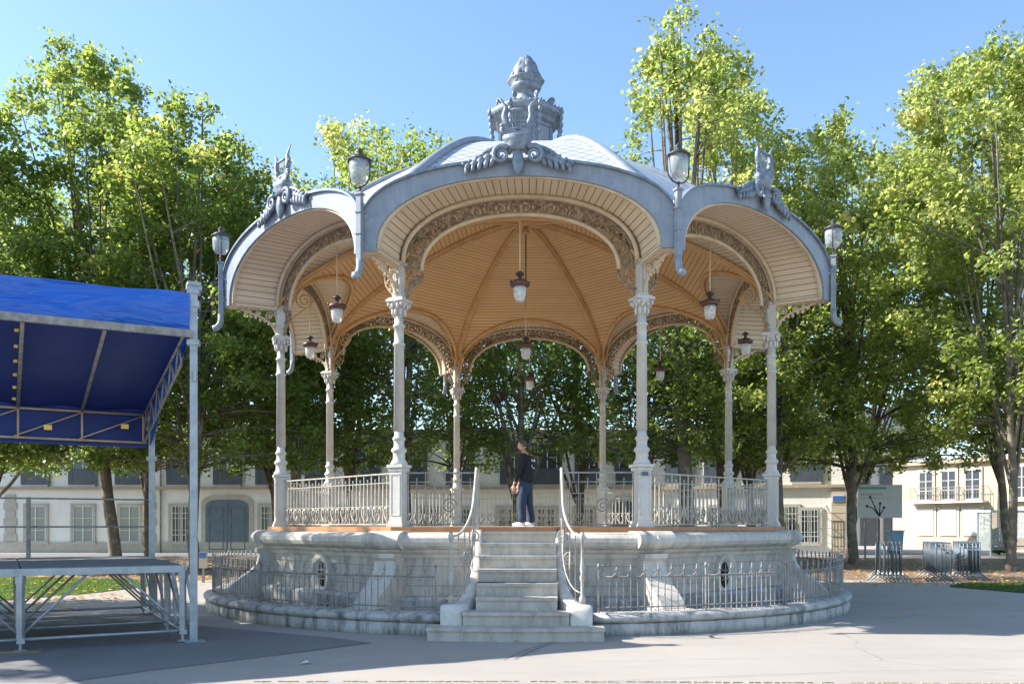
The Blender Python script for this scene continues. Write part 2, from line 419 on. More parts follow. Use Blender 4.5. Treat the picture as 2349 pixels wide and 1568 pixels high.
rng=np.random.default_rng(5)
P=np.concatenate([rng.uniform((-16,14),(-9,27),(50000,2)),rng.uniform((10.5,15),(20,25),(42000,2))])
P=P[inpoly(P,gl)|inpoly(P,gr)]; n=len(P)
h=rng.uniform(.03,.085,n); a=rng.uniform(0,2*PI,n); w=.007
base=np.c_[P,np.full(n,.008)]; dx=np.c_[np.cos(a)*w,np.sin(a)*w,np.zeros(n)]
tip=base+np.c_[rng.normal(0,.02,n),rng.normal(0,.02,n),h]
co=np.stack([base-dx,base+dx,tip],1).reshape(-1,3)
o=poly_mesh('grass',co,3,np.clip(rng.normal(.45,.25,n),0,1),M['grass']); tag(o,'short green grass covering the two lawns behind the stage and beside the barriers','grass',kind='stuff')
P=np.concatenate([rng.uniform((-16,16),(-8,40),(2500,2)),rng.uniform((9,22.5),(24,40),(3000,2)),rng.uniform((-8,9),(10,13),(4,2)),rng.uniform((7,13),(13,22),(14,2))])
P3=np.c_[P,np.full(len(P),.03)]
o=poly_mesh('fallen_leaves',leaves(rng,P3,.10,6),4,rng.uniform(0,1,len(P)),M['litter']); tag(o,'brown and yellow fallen leaves scattered over the earth under the trees','fallen leaves',kind='stuff')

# ------------------------------------------------------------------ bandstand
BX,BY,BR=.30,19.05,math.atan2(-.0364,1)
stand=empty('bandstand',(BX,BY,0),BR)
tag(stand,'octagonal bandstand with cream columns, domed zinc roof and stone base with steps','bandstand')
SM=Matrix.Translation((BX,BY,0))@Matrix.Rotation(BR,4,'Z')
def W(p): return tuple(SM@Vector(p))
T8=math.tan(PI/8); C8=math.cos(PI/8)
def rot8(k): return k*PI/4
def hip(k,r,z=0):      # corner k (k=0 front-right): angle from front +22.5+45k, CCW
    a=PI/8+k*PI/4; return (r*math.sin(a),-r*math.cos(a),z)
def eachbay(o,ks=range(1,8)):
    out=[o]
    for k in ks:
        c=copy_tree(o,o.parent); c.rotation_euler=(0,0,rot8(k)); out.append(c)
    return out
RC=5.15
outp=smoothcurve([(0,9.38),(.6,9.33),(2.0,9.05),(2.9,8.70),(3.9,8.06),(5.0,7.19),(6.19,6.21)],60)
inp_=smoothcurve([(0,8.2),(.8,8.12),(1.9,7.85),(3.8,7.10),(4.7,6.49),(5.15,5.90),(5.3,5.6)],60)
def dome_o(rho): return interp(outp,rho/C8)
def dome_i(rho): return interp(inp_,rho/C8)
def ellz(s,z0,b,p=2.15):
    s=min(1,abs(s)); return z0+b*(1-s**p)**(1/p)
EDGE=6.19*C8; COLP=RC*C8
def halfi(rho): return 1.92*rho/COLP if rho<COLP else 1.92+(rho-COLP)*.25
def shell(dome,z0,b,half,rmax,rmin,nm1,nm2,m1,m2,inner):
    S=[math.sin(PI/2*(i/24.)) for i in range(-24,25)]; S=S[:]
    fac=MB(); vau=MB(); cols=[];cv=[]
    for s in S:
        za=ellz(s,z0,b)
        lo,hi=rmin,rmax
        if dome(hi)>=za: rs=hi
        else:
            for _ in range(40):
                mid=(lo+hi)/2
                if dome(mid)>za: lo=mid
                else: hi=mid
            rs=lo
        rs=min(rs,rmax)
        cols.append((s,rs)); cv.append(za)
    nA=26; nB=10
    vs=[];uv=[]
    # arc length of profile
    arc=[0]
    for i in range(1,len(DOMEP[inner])): 
        a=DOMEP[inner][i-1];c=DOMEP[inner][i]; arc.append(arc[-1]+math.hypot((c[0]-a[0]),c[1]-a[1]))
    def arcl(rho): return interp([(p[0]*C8,l) for p,l in zip(DOMEP[inner],arc)],rho)
    # dome facet uses the full wedge: lateral = s * T8*rho
    for s,rs in cols:
        for i in range(nA+1):
            rho=rmin+(rs-rmin)*i/nA
            u=s*half(rho) if not inner else s*T8*rho
            vs.append((u,-rho,dome(rho))); uv.append((u,arcl(rho)))
    fs=[(i*(nA+1)+j,(i+1)*(nA+1)+j,(i+1)*(nA+1)+j+1,i*(nA+1)+j+1) for i in range(len(cols)-1) for j in range(nA)]
    fac.add(vs,fs,uv)
    vs=[];uv=[];al=0
    for q,((s,rs),za) in enumerate(zip(cols,cv)):
        if q: al+=math.hypot((s-cols[q-1][0])*2.0,za-cv[q-1])
        for i in range(nB+1):
            rho=rs+(rmax-rs)*i/nB
            u0=s*(T8*rs if inner else half(rs)); 
            t=i/nB
            # blend: at intersection lateral from the wedge, further out the arch half width
            hw=half(rho) if rho>COLP or not inner else half(rho)
            u=s*hw
            if inner:
                w=max(0,1-(rho-rs)/.5); u=s*(hw*(1-w)+T8*rho*w) if rho<COLP else s*hw
            vs.append((u,-rho,za)); uv.append((rho,al))
    fs=[(i*(nB+1)+j,(i+1)*(nB+1)+j,(i+1)*(nB+1)+j+1,i*(nB+1)+j+1) for i in range(len(cols)-1) for j in range(nB)]
    vau.add(vs,fs,uv)
    return fac,vau
DOMEP={True:inp_,False:outp}
roofcap=MB(); roofcap.lathe([(1.0,9.15),(.9,9.36),(.3,9.4)],8,rot=PI/8)
roof=roofcap.build('roof',M['zinc'],stand)
fac,vau=shell(dome_o,6.21,.87,lambda r:T8*r,EDGE,.5,'','', None,None,False)
f0=fac.build('roof_panel',M['rscale'],roof)
for k in range(1,8):
    c=f0.copy(); 
    if k%2: 
        if k==1: me2=f0.data.copy(); me2.materials.clear(); me2.materials.append(M['rseam'])
        c.data=me2
    C.objects.link(c); c.parent=roof; c.rotation_euler=(0,0,rot8(k))
v0=vau.build('roof_vault',M['rseam'],roof); eachbay(v0)
# hip ridge rolls
b=MB(); pts=[(0,-r,z+.03) for r,z in outp[6:]]; b.tube(pts,[.075]*len(pts),8,sx=1.3)
h0=b.build('hip_ridge',M['zinc'],roof); h0.rotation_euler=(0,0,PI/8)
for k in range(1,8):
    c=h0.copy(); C.objects.link(c); c.rotation_euler=(0,0,PI/8+rot8(k))
# ceiling
b=MB(); b.lathe([(.02,8.02),(.16,8.04),(.22,8.12),(.2,8.22)],16); b.lathe([(.05,7.86),(.08,7.9),(.05,8.03)],12)
ceil=b.build('ceiling',M['ochre'],stand)
fac,vau=shell(dome_i,5.86,1.05,halfi,EDGE-.03,.12,'','',None,None,True)
c0=fac.build('ceiling_panel',M['ceil'],ceil); eachbay(c0)
v0=vau.build('soffit_vault',M['soffit'],ceil); eachbay(v0)
b=MB(); cp=[]
for i in range(-24,25):
    s_=math.sin(PI/2*i/24); za=ellz(s_,5.86,1.05); lo,hi=.12,EDGE
    for _ in range(40):
        mid=(lo+hi)/2
        if dome_i(mid)>za: lo=mid
        else: hi=mid
    cp.append((s_*T8*lo*.985,-lo,za-.02))
b.tube(cp,.05,7); b.tube([(x*.97,y-.10,z-.03) for x,y,z in cp],.025,5)
o=b.build('crease_moulding',M['ochre'],ceil); eachbay(o)
# flat undersides beside each soffit (corner beams)
for sg in(-1,1):
    b=MB()
    rr=[COLP-.08+(EDGE-.03-COLP+.08)*i/4 for i in range(5)]
    vs=[(sg*halfi(r),-r,5.86) for r in rr]+[(sg*T8*r,-r,5.86) for r in rr]+[(sg*halfi(r)*1.0,-r,5.78) for r in rr]+[(sg*T8*r,-r,5.76) for r in rr]
    fs=[]
    for i in range(4): fs+=[(i,i+1,6+i-1+0,5+i) if 0 else (i,i+1,5+i+1,5+i),(10+i,15+i,16+i,11+i),(i,10+i,11+i,i+1)]
    fs+=[(4,14,19,9),(0,5,15,10)]
    b.add(vs,fs,flat=True)
    o=b.build('corner_beam',M['soffit'],ceil); eachbay(o)
# ribs on the ceiling
b=MB(); pts=[(0,-r,z-.035) for r,z in inp_[1:57]]; b.tube(pts,.075,8); b.tube([(.0,y,z-.07) for x,y,z in pts],.04,6)
h0=b.build('ceiling_rib',M['ochre'],ceil); h0.rotation_euler=(0,0,PI/8)
for k in range(1,8):
    c=h0.copy(); C.objects.link(c); c.rotation_euler=(0,0,PI/8+rot8(k))
# fascia
def archpts(a,z0,b_,n=40,p=2.15,drop=0):
    out=[]
    if drop: out.append((-a,z0-drop))
    for i in range(n+1):
        s=-math.cos(PI*i/n); out.append((a*s,ellz(s,z0,b_,p)))
    if drop: out.append((a,z0-drop))
    return out
def band(mb,inner,outer,rho,th,closed_ends=True):    # ring between two curves in the vertical plane at depth rho
    n=len(inner)
    vs=[(x,-rho,z) for x,z in inner]+[(x,-rho,z) for x,z in outer]+[(x,-rho-th,z) for x,z in inner]+[(x,-rho-th,z) for x,z in outer]
    fs=[]
    for i in range(n-1):
        fs+=[(i,n+i,n+i+1,i+1),(2*n+i,2*n+i+1,3*n+i+1,3*n+i),(i,i+1,2*n+i+1,2*n+i),(n+i,3*n+i,3*n+i+1,n+i+1)]
    fs+=[(0,2*n,3*n,n),(n-1,2*n-1,4*n-1,3*n-1)]
    mb.add(vs,fs,flat=True)
b=MB()
ao=T8*EDGE-.004
band(b,archpts(2.16,5.84,1.03,drop=.08),archpts(ao,6.21,.87,drop=.45),EDGE-.03,.05)
fa=b.build('fascia',M['zinc'],stand)
b=MB(); band(b,archpts(ao+.0,6.21,.87),archpts(ao,6.245,.875),EDGE-.05,.12)
b.build('drip_edge',M['zincorn'],fa)
b=MB(); band(b,archpts(2.10,5.82,1.03,drop=.03),archpts(2.158,5.84,1.028,drop=.03),EDGE-.07,.05)
b.build('fascia_bead',M['beige'],fa)
eachbay(fa)
# arch mouldings at the column plane
b=MB()
def mould(a,z0,bb,rho,r):
    b.tube([(x,-rho,z) for x,z in archpts(a,z0,bb,36)],r,6,cap=True)
mould(1.885,5.84,1.04,COLP+.12,.04); mould(1.90,5.84,1.045,COLP+.05,.035); mould(1.87,5.84,1.03,COLP-.05,.03)
mould(1.60,5.72,.90,COLP+.01,.036)
am=b.build('arch_moulding',M['beige'],stand)
# lace frieze
def lace():
    b=MB(); y=-COLP
    outer=archpts(1.87,5.80,1.06,80); inner=archpts(1.60,5.72,.90,80)
    b.tube([(x,y,z) for x,z in inner],.022,5); b.tube([(x,y,z) for x,z in outer],.02,5)
    mid=[((a[0]+c[0])/2,(a[1]+c[1])/2) for a,c in zip(outer,inner)]
    # arc-length positions
    acc=[0]
    for p,q in zip(mid,mid[1:]): acc.append(acc[-1]+math.hypot(q[0]-p[0],q[1]-p[1]))
    Lt=acc[-1]; nS=22
    def atl(l):
        l=max(0,min(Lt,l))
        i=0
        while i<len(acc)-2 and acc[i+1]<l: i+=1
        t=(l-acc[i])/(acc[i+1]-acc[i]+1e-9)
        o_=Vector((outer[i][0]+(outer[i+1][0]-outer[i][0])*t,outer[i][1]+(outer[i+1][1]-outer[i][1])*t))
        n_=Vector((inner[i][0]+(inner[i+1][0]-inner[i][0])*t,inner[i][1]+(inner[i+1][1]-inner[i][1])*t))
        return o_,n_
    def pt(l,w,d=0):
        o_,n_=atl(l); q=n_.lerp(o_,w); return (q.x,y+d,q.y)
    st=Lt/nS
    for k in range(nS):
        l0=k*st; fl=1 if k%2 else -1
        pts=[]
        for i in range(15):
            t=i/14; a=t*2.6*PI; r=.5*(1-t*.8)
            w=.5+fl*r*math.cos(a)*.9; l=l0+st*.5+r*math.sin(a)*st
            pts.append(pt(l,w))
        b.tube(pts,[.017*(1-.4*i/14) for i in range(15)],4)
        b.tube([pt(l0,.02),pt(l0+st*.5,.5-fl*.48),pt(l0+st,.02)],.012,4)
        c=pt(l0+st*.5,.5); b.ell(c,(.04,.02,.045),6,4)
        for q in (.18,.82):
            c=pt(l0+st*q,.5+fl*.3); b.ell(c,(.035,.016,.028),6,4,Matrix.Rotation(k*.7,3,'Y'))
        for q,w in ((.05,.75),(.95,.3),(.35,.12),(.65,.9)):
            c=pt(l0+st*q,w); b.ell(c,(.026,.012,.04),5,4,Matrix.Rotation(k*1.3+q*3,3,'Y'))
    for sg in(-1,1):
        # haunch bracket going down to the capital
        X=1.90
        ctr=[(X-.06,5.28),(X-.12,5.42),(X-.26,5.52),(X-.34,5.62),(X-.335,5.80)]
        cc=bez((sg*(X-.05),y,5.25),(sg*(X-.10),y,5.5),(sg*(X-.36),y,5.45),(sg*1.60,y,5.74),12)
        b.tube(cc,.022,5)
        for (cx,cz,r0,a0,tn) in ((X-.16,5.73,.11,0,1.5),(X-.13,5.52,.075,2,1.4),(X-.08,5.37,.04,1,1.2),(X-.24,5.62,.05,3,1.2),(X-.15,5.90,.08,4,1.4)):
            b.tube([(sg*px,y,pz) for px,pz in spiral(cx,cz,r0,r0*.15,a0,tn,14)],[.015]*15,4)
            b.ell((sg*cx,y,cz),(.028,.018,.028),6,4)
        for i in range(6): b.ell((sg*(X-.05-.045*i),y,5.42+.075*i),(.045,.014,.022),5,4,Matrix.Rotation(sg*(.6+i),3,'Y'))
    return b
lc=lace().build('lace_frieze',M['rustiron'],stand)
eachbay(am); eachbay(lc)
# columns
def column():
    b=MB()
    b.lathe([(.088,3.12),(.082,4.50),(.10,4.51),(.10,4.545),(.08,4.56),(.078,4.80),(.098,4.81),(.098,4.84),(.075,4.86),(.073,4.98)],14)
    col=b.build('column',M['colpaint'],stand)
    b=MB(); 
    b.box((0,0,1.545),(.36,.36,.13)); b.box((0,0,1.63),(.32,.32,.05)); b.box((0,0,2.06),(.27,.27,.82)); b.box((0,0,2.49),(.30,.30,.05)); b.box((0,0,2.545),(.35,.35,.05))
    for k in range(4):
        b.M=Matrix.Rotation(k*PI/2,4,'Z')
        for x in(-.095,.095): b.box((x,-.139,2.08),(.02,.012,.66))
        for z in(1.75,2.41): b.box((0,-.139,z),(.21,.012,.02))
    b.M=Matrix.Identity(4)
    b.lathe([(.17,2.57),(.165,2.60),(.12,2.66),(.115,2.74),(.13,2.77),(.155,2.79),(.15,2.82),(.105,2.86),(.10,2.93),(.115,2.97),(.135,2.985),(.12,3.01),(.095,3.04),(.088,3.13)],14)
    b.build('pedestal',M['colpaint'],col).scale=(.84,.84,1)
    b=MB(); b.lathe([(.075,4.96),(.09,5.0),(.10,5.06),(.13,5.15),(.17,5.19),(.18,5.21)],12)
    b.box((0,0,5.23),(.36,.36,.04)); b.box((0,0,5.26),(.30,.30,.03))
    for k in range(8):
        a=k*PI/4; b.ell((.115*math.cos(a),.115*math.sin(a),5.05),(.035,.035,.075),6,5)
        a+=PI/8; b.ell((.15*math.cos(a),.15*math.sin(a),5.14),(.035,.035,.05),6,5)
    for k in range(4):
        a=k*PI/2+PI/4
        cx,cy=.19*math.cos(a),.19*math.sin(a); b.ell((cx,cy,5.17),(.036,.036,.045),8,6)
    b.build('capital',M['colpaint'],col).scale=(.88,.88,1)
    b=MB(); b.box((0,0,5.56),(.15,.15,.58)); b.lathe([(.09,5.27),(.12,5.30),(.08,5.34)],10)
    for x in(-.05,.05): b.box((x,-.08,5.56),(.02,.014,.52))
    for i in range(5): b.ell((0,-.085,5.36+.1*i),(.03,.016,.035),6,4)
    b.box((0,0,5.83),(.22,.22,.05))
    b.build('upper_shaft',M['colpaint'],col)
    # outward bracket below the roof corner
    b=MB()
    b.tube(bez((0,-.08,5.28),(0,-.16,5.6),(0,-.30,5.60),(0,-.80,5.76),12),.024,5)
    b.tube(bez((0,-.05,5.30),(0,-.05,5.5),(0,-.10,5.65),(0,-.12,5.78),6),.018,5)
    for cy,cz,r0,a0,tn in((-.22,5.66,.085,0,1.5),(-.42,5.695,.055,2,1.4),(-.13,5.48,.05,3,1.3),(-.58,5.72,.035,1,1.3)):
        b.tube([(0,py,pz) for py,pz in spiral(cy,cz,r0,r0*.2,a0,tn,12)],.016,4); b.ell((0,cy,cz),(.02,.03,.03),6,4)
    for i in range(7): b.ell((0,-.12-.09*i,5.50+.03*i-(.02 if i%2 else 0)),(.014,.05,.03),5,4,Matrix.Rotation(.5*i,3,'X'))
    b.build('outer_bracket',M['beige'],col)
    # inward scroll bracket
    b=MB()
    b.tube(bez((0,.08,5.30),(0,.12,5.9),(0,.3,6.25),(0,.75,6.62),12),.022,5)
    b.tube([(0,py,pz) for py,pz in spiral(.46,6.02,.17,.03,PI*.9,1.9,24)],.017,5)
    b.tube(bez((0,.10,5.45),(0,.22,5.75),(0,.5,5.8),(0,.62,6.02),8),.016,5)
    b.build('inner_bracket',M['ochre'],col)
    return col
col0=column()
cols=[]
for k in range(8):
    c=col0 if k==0 else copy_tree(col0,stand)
    c.location=hip(k,RC); c.rotation_euler=(0,0,PI/8+rot8(k)); cols.append(c)
# small dark plaque on front-right pedestal
b=MB(); b.box((-.02,-.152,2.51-.10),(.105,.01,.06)); b.build('plaque',M['shutter'],cols[0],False)
# ---- lyre ornament over every bay
def ornament():
    b=MB(); y=-EDGE-.07
    b.M=Matrix.Translation((0,y,0))
    # central shell drop
    b.lathe([(.01,6.82),(.06,6.90),(.095,7.02),(.08,7.14),(.03,7.25),(.01,7.30)],10,(0,-.04,0),sy=.7)
    for sg in(-1,1):
        b.tube([(sg*px,-.07,pz) for px,pz in spiral(.25,7.14,.135,.02,PI*.75,-1.9,26)],[.042-.026*i/26 for i in range(27)],6)
        for i in range(5):
            t=i/4; cx=.36+.40*t; cz=7.15-.17*t
            b.ell((sg*cx,-.01,cz+.01),(.10*(1-.4*t),.045,.075*(1-.4*t)),8,6,Matrix.Rotation(sg*(.7+.2*t),3,'Y'))
            b.ell((sg*(cx+.02),-.03,cz-.09*(1-.3*t)),(.042*(1-.3*t),.04,.095*(1-.35*t)),8,6,Matrix.Rotation(sg*(-.5+.5*t),3,'Y'))
            b.ell((sg*(cx+.06),-.01,cz+.065*(1-.3*t)),(.03,.03,.05*(1-.3*t)),7,5,Matrix.Rotation(sg*.9,3,'Y'))
        b.tube(bez((sg*.1,0,7.2),(sg*.3,0,7.36),(sg*.55,0,7.22),(sg*.8,0,6.93),12),[.05-.03*i/12 for i in range(13)],6)
    lw=b.build('roof_ornament',M['zincorn'],stand)
    b=MB(); b.M=Matrix.Translation((0,y,0))
    b.lathe([(.19,7.22),(.17,7.30),(.21,7.36),(.24,7.43),(.20,7.45)],12,sy=.55)
    b.prism([(-.17,7.42),(.17,7.42),(.19,7.52),(.1,7.56),(0,7.50),(-.1,7.56),(-.19,7.52)],(0,0,0),(1,0,0),(0,0,1),(0,.08,0))
    b.tube([(-.15,0,7.56),(.15,0,7.56)],.035,8)
    for sg in(-1,1):
        b.tube([(sg*px,-.02,pz) for px,pz in spiral(.20,7.54,.075,.015,PI*.2,1.7,20)],[.028]*21,6)
        b.tube(bez((sg*.13,0,7.58),(sg*.30,0,7.80),(sg*.10,0,7.80),(sg*.23,0,7.95),12)+[(sg*.30,0,8.03)],[.045,.05,.052,.052,.05,.048,.045,.042,.04,.036,.03,.024,.018,.006],7)
    b.tube([(-.16,0,7.84),(.16,0,7.84)],.026,6)
    for x in(-.06,-.02,.02,.06): b.tube([(x,0,7.58),(x,0,7.84)],.007,4)
    b.tube([(.13,0,7.70),(.2,-.02,7.68),(.24,-.02,7.76),(.31,-.02,7.78)],.018,5)
    b.build('lyre',M['zincorn'],lw)
    return lw
eachbay(ornament())
# ---- cupola and finial
b=MB()
b.lathe([(.66,9.2),(.66,9.42),(.60,9.46),(.60,10.12),(.66,10.16),(.70,10.22),(.78,10.27),(.82,10.36),(.82,10.42),(.70,10.47),(.60,10.55),(.30,10.66)],8,rot=PI/8)
cup=b.build('cupola',M['zincorn'],stand,False)
b=MB()
for k in range(8):
    b.M=Matrix.Rotation(rot8(k),4,'Z')
    for z in(9.52,10.06): b.box((0,-.565,z),(.38,.03,.035))
    for x in(-.18,.18): b.box((x,-.565,9.79),(.035,.03,.56))
    b.box((0,-.552,9.79),(.30,.02,.48))
b.build('cupola_panel',M['zinc'],cup,False)
b=MB()
for k in range(8):
    b.M=Matrix.Rotation(rot8(k),4,'Z')
    for i in range(6):
        x=-.27+.11*i
        b.ell((x,-.74,10.33),(.04,.035,.06),6,5); b.ell((x+.05,-.76,10.43),(.028,.028,.035),6,5)
    b.M=Matrix.Rotation(rot8(k)+PI/8,4,'Z')
    for i in range(5): b.ell((0,-.83+.015*i,10.36-.13*i),(.06-.006*i,.05,.075),7,5)
    b.tube([(0,py,pz) for py,pz in spiral(-.60,10.62,.08,.02,0,1.4,12)],.025,5)
b.M=Matrix.Identity(4); b.lathe([(.78,10.28),(.84,10.32),(.84,10.42),(.78,10.46)],8,rot=PI/8)
for k in range(8):
    b.M=Matrix.Rotation(rot8(k)+PI/8,4,'Z'); b.bar((0,-.80,10.4),(0,-.58,10.56),.05)
    b.bar((0,-.83,10.36),(0,-.77,9.84),.04)
b.build('cupola_leaf_band',M['zincorn'],cup)
b=MB()
b.lathe([(.30,10.6),(.26,10.70),(.22,10.78),(.21,10.86),(.25,10.90),(.29,10.93),(.33,11.0),(.33,11.05),(.30,11.08),(.40,11.14),(.41,11.17),(.34,11.20)],10)
b.build('finial_urn',M['zincorn'],cup)
b=MB()
b.lathe([(.30,11.18),(.31,11.26),(.285,11.38),(.22,11.52),(.14,11.64),(.06,11.72),(.01,11.74)],14)
for q,(n_,r_,z_,h_) in enumerate(((9,.30,11.27,.13),(7,.22,11.46,.13),(5,.12,11.61,.10))):
    for k in range(n_):
        a=2*PI*(k+.5*q)/n_; b.ell((r_*math.cos(a),r_*math.sin(a),z_),(.04,.075,h_),8,6,Matrix.Rotation(a,3,'Z')@Matrix.Rotation(-.45,3,'Y'))
b.build('finial_cone',M['zincorn'],cup)
# ---- base
def octring(mb,prof,flatf=True):
    vs=[];fs=[]
    for (rho,z) in prof:
        for k in range(8): vs.append(hip(k,rho/C8,z))
    for i in range(len(prof)-1):
        for k in range(8): fs.append((i*8+k,i*8+(k+1)%8,(i+1)*8+(k+1)%8,(i+1)*8+k))
    mb.add(vs,fs,flat=flatf)
b=MB(); octring(b,[(5.0,.1),(5.0,1.12)])
base=b.build('base_wall',M['wallstone'],stand,False)
b=MB(); octring(b,[(5.003,.15),(5.22,.15),(5.22,.40),(5.17,.45),(5.003,.46)])
b.build('plinth_course',M['dirtystone'],base,False)
b=MB(); octring(b,[(4.99,1.06),(5.03,1.06),(5.05,1.12),(5.10,1.16),(5.12,1.20),(5.20,1.22),(5.25,1.26),(5.28,1.32),(5.275,1.385),(5.24,1.43),(5.17,1.465),(5.0,1.475),(4.6,1.48)])
b.build('cornice',M['trimstone'],base,False)
b=MB(); octring(b,[(4.72,1.481),(4.99,1.481),(4.99,1.56),(4.72,1.56)]); b.build('floor_edging',M['wood'],base,False)
b=MB(); b.add([hip(k,(4.72)/C8,1.556) for k in range(8)],[tuple(range(8))]); b.build('platform_floor',M['floorwood'],base,False)
# corner buttresses
def buttress():
    b=MB()
    out=[(5.25,.12),(6.15,.12),(6.17,.34)]+[(p[0],p[2]) for p in bez((6.15,0,.36),(5.95,0,.66),(5.62,0,.62),(5.56,0,1.02),8)]+[(5.62,1.07),(5.62,1.14),(5.25,1.14)]
    b.prism(out,(0,0,0),(0,-1,0),(0,0,1),(.40,0,0))
    o=b.build('buttress',M['trimstone'],base,False)
    b=MB(); b.prism([(5.3,.12),(6.3,.12),(6.3,.30),(6.26,.33),(5.3,.33)],(0,0,0),(0,-1,0),(0,0,1),(.54,0,0)); b.build('buttress_foot',M['trimstone'],o,False)
    b=MB()
    pr=[(5.2,1.205)]+[(5.50+.20*math.cos(a),1.35+.145*math.sin(a)) for a in [(-90+18*i)*PI/180 for i in range(11)]]+[(5.2,1.497)]
    b.prism(pr,(0,0,0),(0,-1,0),(0,0,1),(.62,0,0)); b.build('cornice_block',M['trimstone'],o,True)
    return o
bt=buttress()
for k in range(8):
    c=bt if k==0 else copy_tree(bt,base)
    c.rotation_euler=(0,0,PI/8+rot8(k))
# oval vents
def vent():
    b=MB(); y=-5.0
    n=28
    def ov(a,bb): return [(a*math.cos(2*PI*i/n),.72+bb*math.sin(2*PI*i/n)) for i in range(n)]
    for (a,bb,y0,a2,b2,y1) in((.31,.40,y-.002,.295,.385,y-.075),(.295,.385,y-.075,.20,.29,y-.06),(.20,.29,y-.06,.135,.225,y-.012)):
        p=ov(a,bb); q=ov(a2,b2); vs=[(x,y0,z) for x,z in p]+[(x,y1,z) for x,z in q]
        b.add(vs,[(i,(i+1)%n,n+(i+1)%n,n+i) for i in range(n)])
    o=b.build('oval_vent',M['trimstone'],base)
    b=MB(); b.add([(x,y-.012,z) for x,z in ov(.136,.226)],[tuple(range(n))[::-1]]); b.build('vent_opening',M['dark'],o,False)
    b=MB(); b.bar((0,y-.03,.52),(0,y-.03,.92),.014); b.bar((-.11,y-.03,.8),(.11,y-.03,.8),.014); b.bar((-.11,y-.03,.64),(.11,y-.03,.64),.014); b.build('vent_bars',M['iron'],o,False)
    return o
ov=vent(); ov.rotation_euler=(0,0,rot8(1))
for k in (3,5,7):
    c=copy_tree(ov,base); c.rotation_euler=(0,0,rot8(k))
# ---- staircase
bt_c=lambda k:None
STF=-6.98     # local y of lowest riser
rise=.1875; run=.24
b=MB()
def bowed(w,y0,y1,z0,z1,bow=.0,over=.035):
    n=14; fr=[(w*(i/n-.5)*2*.5,y0-bow*(1-(2*i/n-1)**2)) for i in range(n+1)]
    vs=[(x,y,z0) for x,y in fr]+[(x,y,z1-.045) for x,y in fr]+[(x*1.01,y-over,z1-.045) for x,y in fr]+[(x*1.01,y-over,z1) for x,y in fr]
    m=n+1; fs=[]
    for r in range(3):
        for i in range(n): fs.append((r*m+i,r*m+i+1,(r+1)*m+i+1,(r+1)*m+i))
    k=len(vs); vs+=[(w/2,y1,z0),(w/2,y1,z1),(-w/2,y1,z1),(-w/2,y1,z0)]
    fs.append(tuple([3*m+i for i in range(m)]+[k+1,k+2])); fs.append((m-1,k,k+1,4*m-1,3*m-1,2*m-1)); fs.append((0,m,2*m,3*m,k+2,k+3))
    return vs,fs
widths=[2.43,1.49]+[1.16]*6
stair=None
for i in range(8):
    w=widths[i]; y0=STF+run*i; vs,fs=bowed(w,y0,min(y0+run+.14,-4.995) if i<7 else -4.72,(rise*i if i else -.02),rise*(i+1)-(.004 if i==7 else 0),.10 if i==0 else (.05 if i==1 else 0))
    b=MB(); b.add(vs,fs,flat=True)
    if i==0:
        stair=b.build('staircase',M['stepstone'],stand,False)
    else: b.build('step',M['stepstone'],stair,False)
b=MB(); b.box((0,-5.03,.75),(1.2,.3,1.45)); b.box((0,-5.6,.4),(1.2,1.2,.7)); b.build('stair_core',M['stepstone'],stair,False)
b=MB(); b.box((0,-5.15,1.53),(1.17,.34,.056)); b.build('threshold',M['wood'],stair,False)
def cheekpath(n=26):
    out=[]
    for i in range(n+1):
        t=i/n
        y=-4.92-(1.72)*t
        z=.47+1.04*(1-min(1,max(0,t-.2)/.7))**1.6
        x=.64+.27*max(0,(t-.45)/.55)**1.8
        th=.13+.20*max(0,(t-.5)/.5)**1.5
        out.append((x,y,z,th))
    return out
CP=cheekpath()
